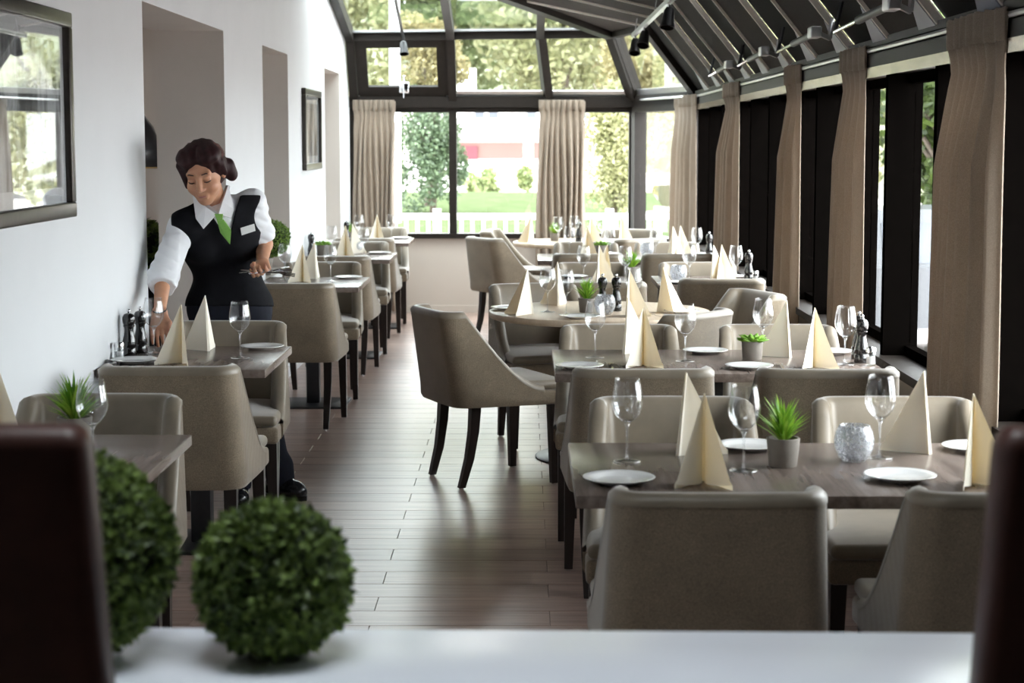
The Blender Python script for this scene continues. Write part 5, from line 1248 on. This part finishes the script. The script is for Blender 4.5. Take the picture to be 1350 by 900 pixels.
rf = MB(); rf.add([(-4.5, -.4, 2.2), (1.6, -.4, 2.2), (1.6, 8.6, 2.2), (-4.5, 8.6, 2.2), (-4.5, 4, 2.6), (1.6, 4, 2.6)], [(0, 1, 5, 4), (2, 3, 4, 5), (0, 4, 3), (1, 2, 5), (0, 3, 2, 1)]); rf.build('roof', M_ROOFT, ho)
MB().box(-2.75, -2.25, 2.2, 2.8, 2.3, 3.2).build('chimney', M_RENDER, ho)
tag(ho, 'white house with salmon front and red board beyond the lawn', 'house')
# trees and bushes
def cloud(c, r, n, ls, seed, blobs=14):
    q = np.random.default_rng(seed); c = np.array(c); r = np.array(r)
    bc = q.normal(size=(blobs, 3)); bc /= np.linalg.norm(bc, axis=1)[:, None]; bc *= (q.random((blobs, 1)) ** 0.5) * 0.75
    br = q.uniform(0.28, 0.5, blobs); k = q.integers(0, blobs, n)
    d = q.normal(size=(n, 3)); d /= np.linalg.norm(d, axis=1)[:, None]
    p = (bc[k] + d * br[k][:, None] * q.uniform(0.6, 1.05, (n, 1))) * r + c
    a = q.normal(size=(n, 3)); a /= np.linalg.norm(a, axis=1)[:, None]; b = np.cross(a, q.normal(size=(n, 3))); b /= np.linalg.norm(b, axis=1)[:, None]
    L = (ls * q.uniform(0.6, 1.3, n))[:, None]
    V = np.empty((n, 4, 3)); V[:, 0] = p - a * L; V[:, 1] = p + b * L * 0.55; V[:, 2] = p + a * L; V[:, 3] = p - b * L * 0.55
    return V.reshape(-1, 3), np.arange(4 * n).reshape(-1, 4)
def tree(x, y, z0, h, rx, rz, mat, seed, label, n=4200, ls=0.16, cat='tree', name='tree', trunk=True, grp='trees and bushes outside'):
    r = empty(name, (x, y, z0))
    v, f = cloud((0, 0, h - rz), (rx, rx, rz), n, ls, seed); o = mesh_obj('foliage', v, f, mat, r); o['kind'] = 'stuff'
    if trunk:
        q = random.Random(seed); m = MB(); m.tube([(0, 0, 0), (0.05, 0, h * .3), (0, 0.05, h * .75)], [0.05 * h * .5, 0.04 * h * .5, 0.015 * h * .5], 8)
        for k in range(6):
            a = q.uniform(0, 6.3); z = h * q.uniform(.3, .6); m.tube([(0, 0, z), (math.cos(a) * rx * .35, math.sin(a) * rx * .35, z + rz * .4), (math.cos(a) * rx * .7, math.sin(a) * rx * .7, z + rz * .7)], [0.012 * h, 0.008 * h, 0.003 * h], 6)
        m.build('trunk', M_BARK, r, True)
    tag(r, label, cat, grp)
tree(-1.35, 27, 0.45, 2.1, 0.62, 1.05, M_LEAF3, 41, 'dark green bushy conifer beside the white pole', 9000, 0.034)
tree(-1.5, 29, 0.45, 3.3, 0.75, 0.9, M_LEAF4, 42, 'orange-tinged tree above the dark conifer', 6000, 0.045)
tree(1.25, 25.5, 0.45, 2.2, 0.55, 1.05, M_LEAF1, 43, 'yellow-green tree right of the middle curtain', 8000, 0.036)
tree(1.95, 31, 0.5, 3.2, 0.75, 1.3, M_LEAF4, 44, 'tall golden tree beside the window corner post', 8000, 0.045)
tree(-0.85, 38, 0.45, 0.62, 0.50, 0.36, M_LEAF2, 45, 'rounded green bush in front of the house', 2200, 0.06, 'bush', 'garden_bush', False)
tree(0.05, 38, 0.45, 0.75, 0.22, 0.38, M_LEAF2, 46, 'narrow green bush right of the rounded one', 1400, 0.06, 'bush', 'garden_bush', False)
tree(2.75, 27.5, -0.74, 1.6, 0.75, 0.6, M_LEAF2, 47, 'low green bush below the parked van', 2600, 0.06, 'bush', 'garden_bush', False)
k = 50
for (x, y, h, rx, mt, lb) in ((-7.5, 60, 13, 3.6, M_LEAF1, 'yellow tree seen high through the glazed roof beside the wall'), (-2.9, 66, 14, 3.6, M_LEAF2, 'green tree behind the house seen through the roof glazing'), (1.2, 60, 13, 3.2, M_LEAF1, 'yellow-green tree behind the house toward the roof hip'),
                              (5.2, 66, 14, 3.4, M_LEAF4, 'golden tree behind the corner roof pane'), (9.8, 60, 12, 3.4, M_LEAF1, 'pale tree far behind the parked van'), (-12.5, 66, 13, 3.8, M_LEAF2, 'green tree at the edge of the end window')):
    tree(x, y, -0.74, h, rx, h * 0.47, mt, k, lb, 17000, 0.15); k += 1
hv = []; hf = []
for j in range(9):
    for i in range(25): hv.append((-72 + 6 * i, 74 + 8 * j, -0.8 + 30 * (1 - math.cos(min(1, j / 7) * PI)) / 2 + 1.2 * math.sin(i * 1.7 + j)))
for j in range(8):
    for i in range(24): q = j * 25 + i; hf.append((q, q + 1, q + 26, q + 25))
tag(mesh_obj('hillside', hv, hf, pmat('wooded_hillside', (0.19, 0.195, 0.12), 0.95, 0.3, 0.35, bump=0.6, bscale=2.0), None, True), 'pale wooded hillside far behind the trees', 'hillside', kind='structure')
for (x, y, h, rx, mt, lb) in ((5.6, 23.5, 4.4, 1.3, M_LEAF5, 'leafy green tree behind the parked car, nearest the windows'), (6.9, 27.5, 5.0, 1.6, M_LEAF5, 'second leafy green tree behind the parked car'), (8.6, 33, 5.5, 1.9, M_LEAF5, 'light green tree farther along the car park'),
                              (7.6, 22.0, 4.2, 1.4, M_LEAF5, 'green tree beside the car park edge'), (5.2, 33.5, 4.8, 1.4, M_LEAF1, 'yellow-green tree behind the end of the car park')):
    tree(x, y, -0.75, h, rx, h * 0.42, mt, k, lb, 5000, 0.10); k += 1
# parked car and van
def car(x, y, rz, label, paint, van=False, name='car'):
    r = empty(name, (x, y, -0.75), rz); L_, Wd, Hh = (4.6, 1.8, 1.62) if not van else (5.2, 1.95, 2.2)
    low = [(-L_ / 2, 0.35), (-L_ / 2, 0.85), (-L_ / 2 + 0.12, 1.0), (L_ / 2 - 1.25, 1.02), (L_ / 2 - 0.2, 0.86), (L_ / 2, 0.70), (L_ / 2, 0.35)]
    top = [(-L_ / 2 + 0.15, 1.0), (-L_ / 2 + 0.45, Hh - .08), (-L_ / 2 + 0.75, Hh), (0.35, Hh), (0.75, Hh - .06), (L_ / 2 - 1.15, 1.02)]
    def ext(P, w, ins=0):
        n = len(P); return [(a, -w + ins * (b - 1.0), b) for a, b in P] + [(a, w - ins * (b - 1.0), b) for a, b in P], [tuple(range(n)), tuple(range(n, 2 * n))[::-1]] + [(i, i + n, (i + 1) % n + n, (i + 1) % n) for i in range(n)]
    v, f = ext(low, Wd / 2); MB().add(v, f).build('body', paint, r, auto=30)
    v, f = ext(top, Wd / 2 - 0.03, 0.22); MB().add(v, f).build('cabin', paint, r, auto=30)
    for s in (-1, 1):
        for (a, b) in ((-1.75, -0.95), (-0.85, 0.05), (0.13, 0.95)):
            z1 = Hh - 0.14; q = [(a, 1.05), (b, 1.05), (min(b, 0.72), z1), (a + (0.18 if a < -1.5 else 0), z1)]
            yy = lambda z: s * (Wd / 2 - 0.03 - 0.22 * (z - 1.0) + 0.006)
            m = MB(); m.add([(p, yy(z), z) for p, z in q], [(0, 1, 2, 3)]); o = m.build('side_window', M_DKGLASS, r); md = o.modifiers.new('t', 'SOLIDIFY'); md.thickness = 0.01
        for a in (-1.4, 1.4):
            w = MB(); w.tube([(a, s * (Wd / 2 - 0.2), 0.34), (a, s * (Wd / 2 + 0.01), 0.34)], 0.34, 24); wo = w.build('wheel', M_BLACKMETAL, r, auto=40)
            h_ = MB(); h_.tube([(a, s * (Wd / 2 + 0.01), 0.34), (a, s * (Wd / 2 + 0.025), 0.34)], 0.06, 12)
            for kk in range(5):
                an = 2 * PI * kk / 5; h_.bar((a + math.cos(an) * .04, s * (Wd / 2 + .018), .34 + math.sin(an) * .04), (a + math.cos(an) * .23, s * (Wd / 2 + .018), .34 + math.sin(an) * .23), 0.05, 0.02, (0, 1, 0))
            h_.build('rim', M_ALU, wo)
    MB().box(L_ / 2 - .04, L_ / 2 + .01, -Wd / 2 + .1, Wd / 2 - .1, 0.62, 0.76).build('lamp_strip', M_CHROME, r)
    tag(r, label, 'van' if van else 'car')
car(4.55, 20.4, 0.15, 'silver grey car parked outside the side windows', pmat('silver_car_paint', (0.085, 0.09, 0.098), 0.3, 0.02, 5, coat=0.3))
car(5.6, 70, 0.05, 'pale grey van parked beyond the corner window', pmat('pale_van_paint', (0.12, 0.125, 0.13), 0.3, 0.02, 5, coat=0.2), True, 'van')
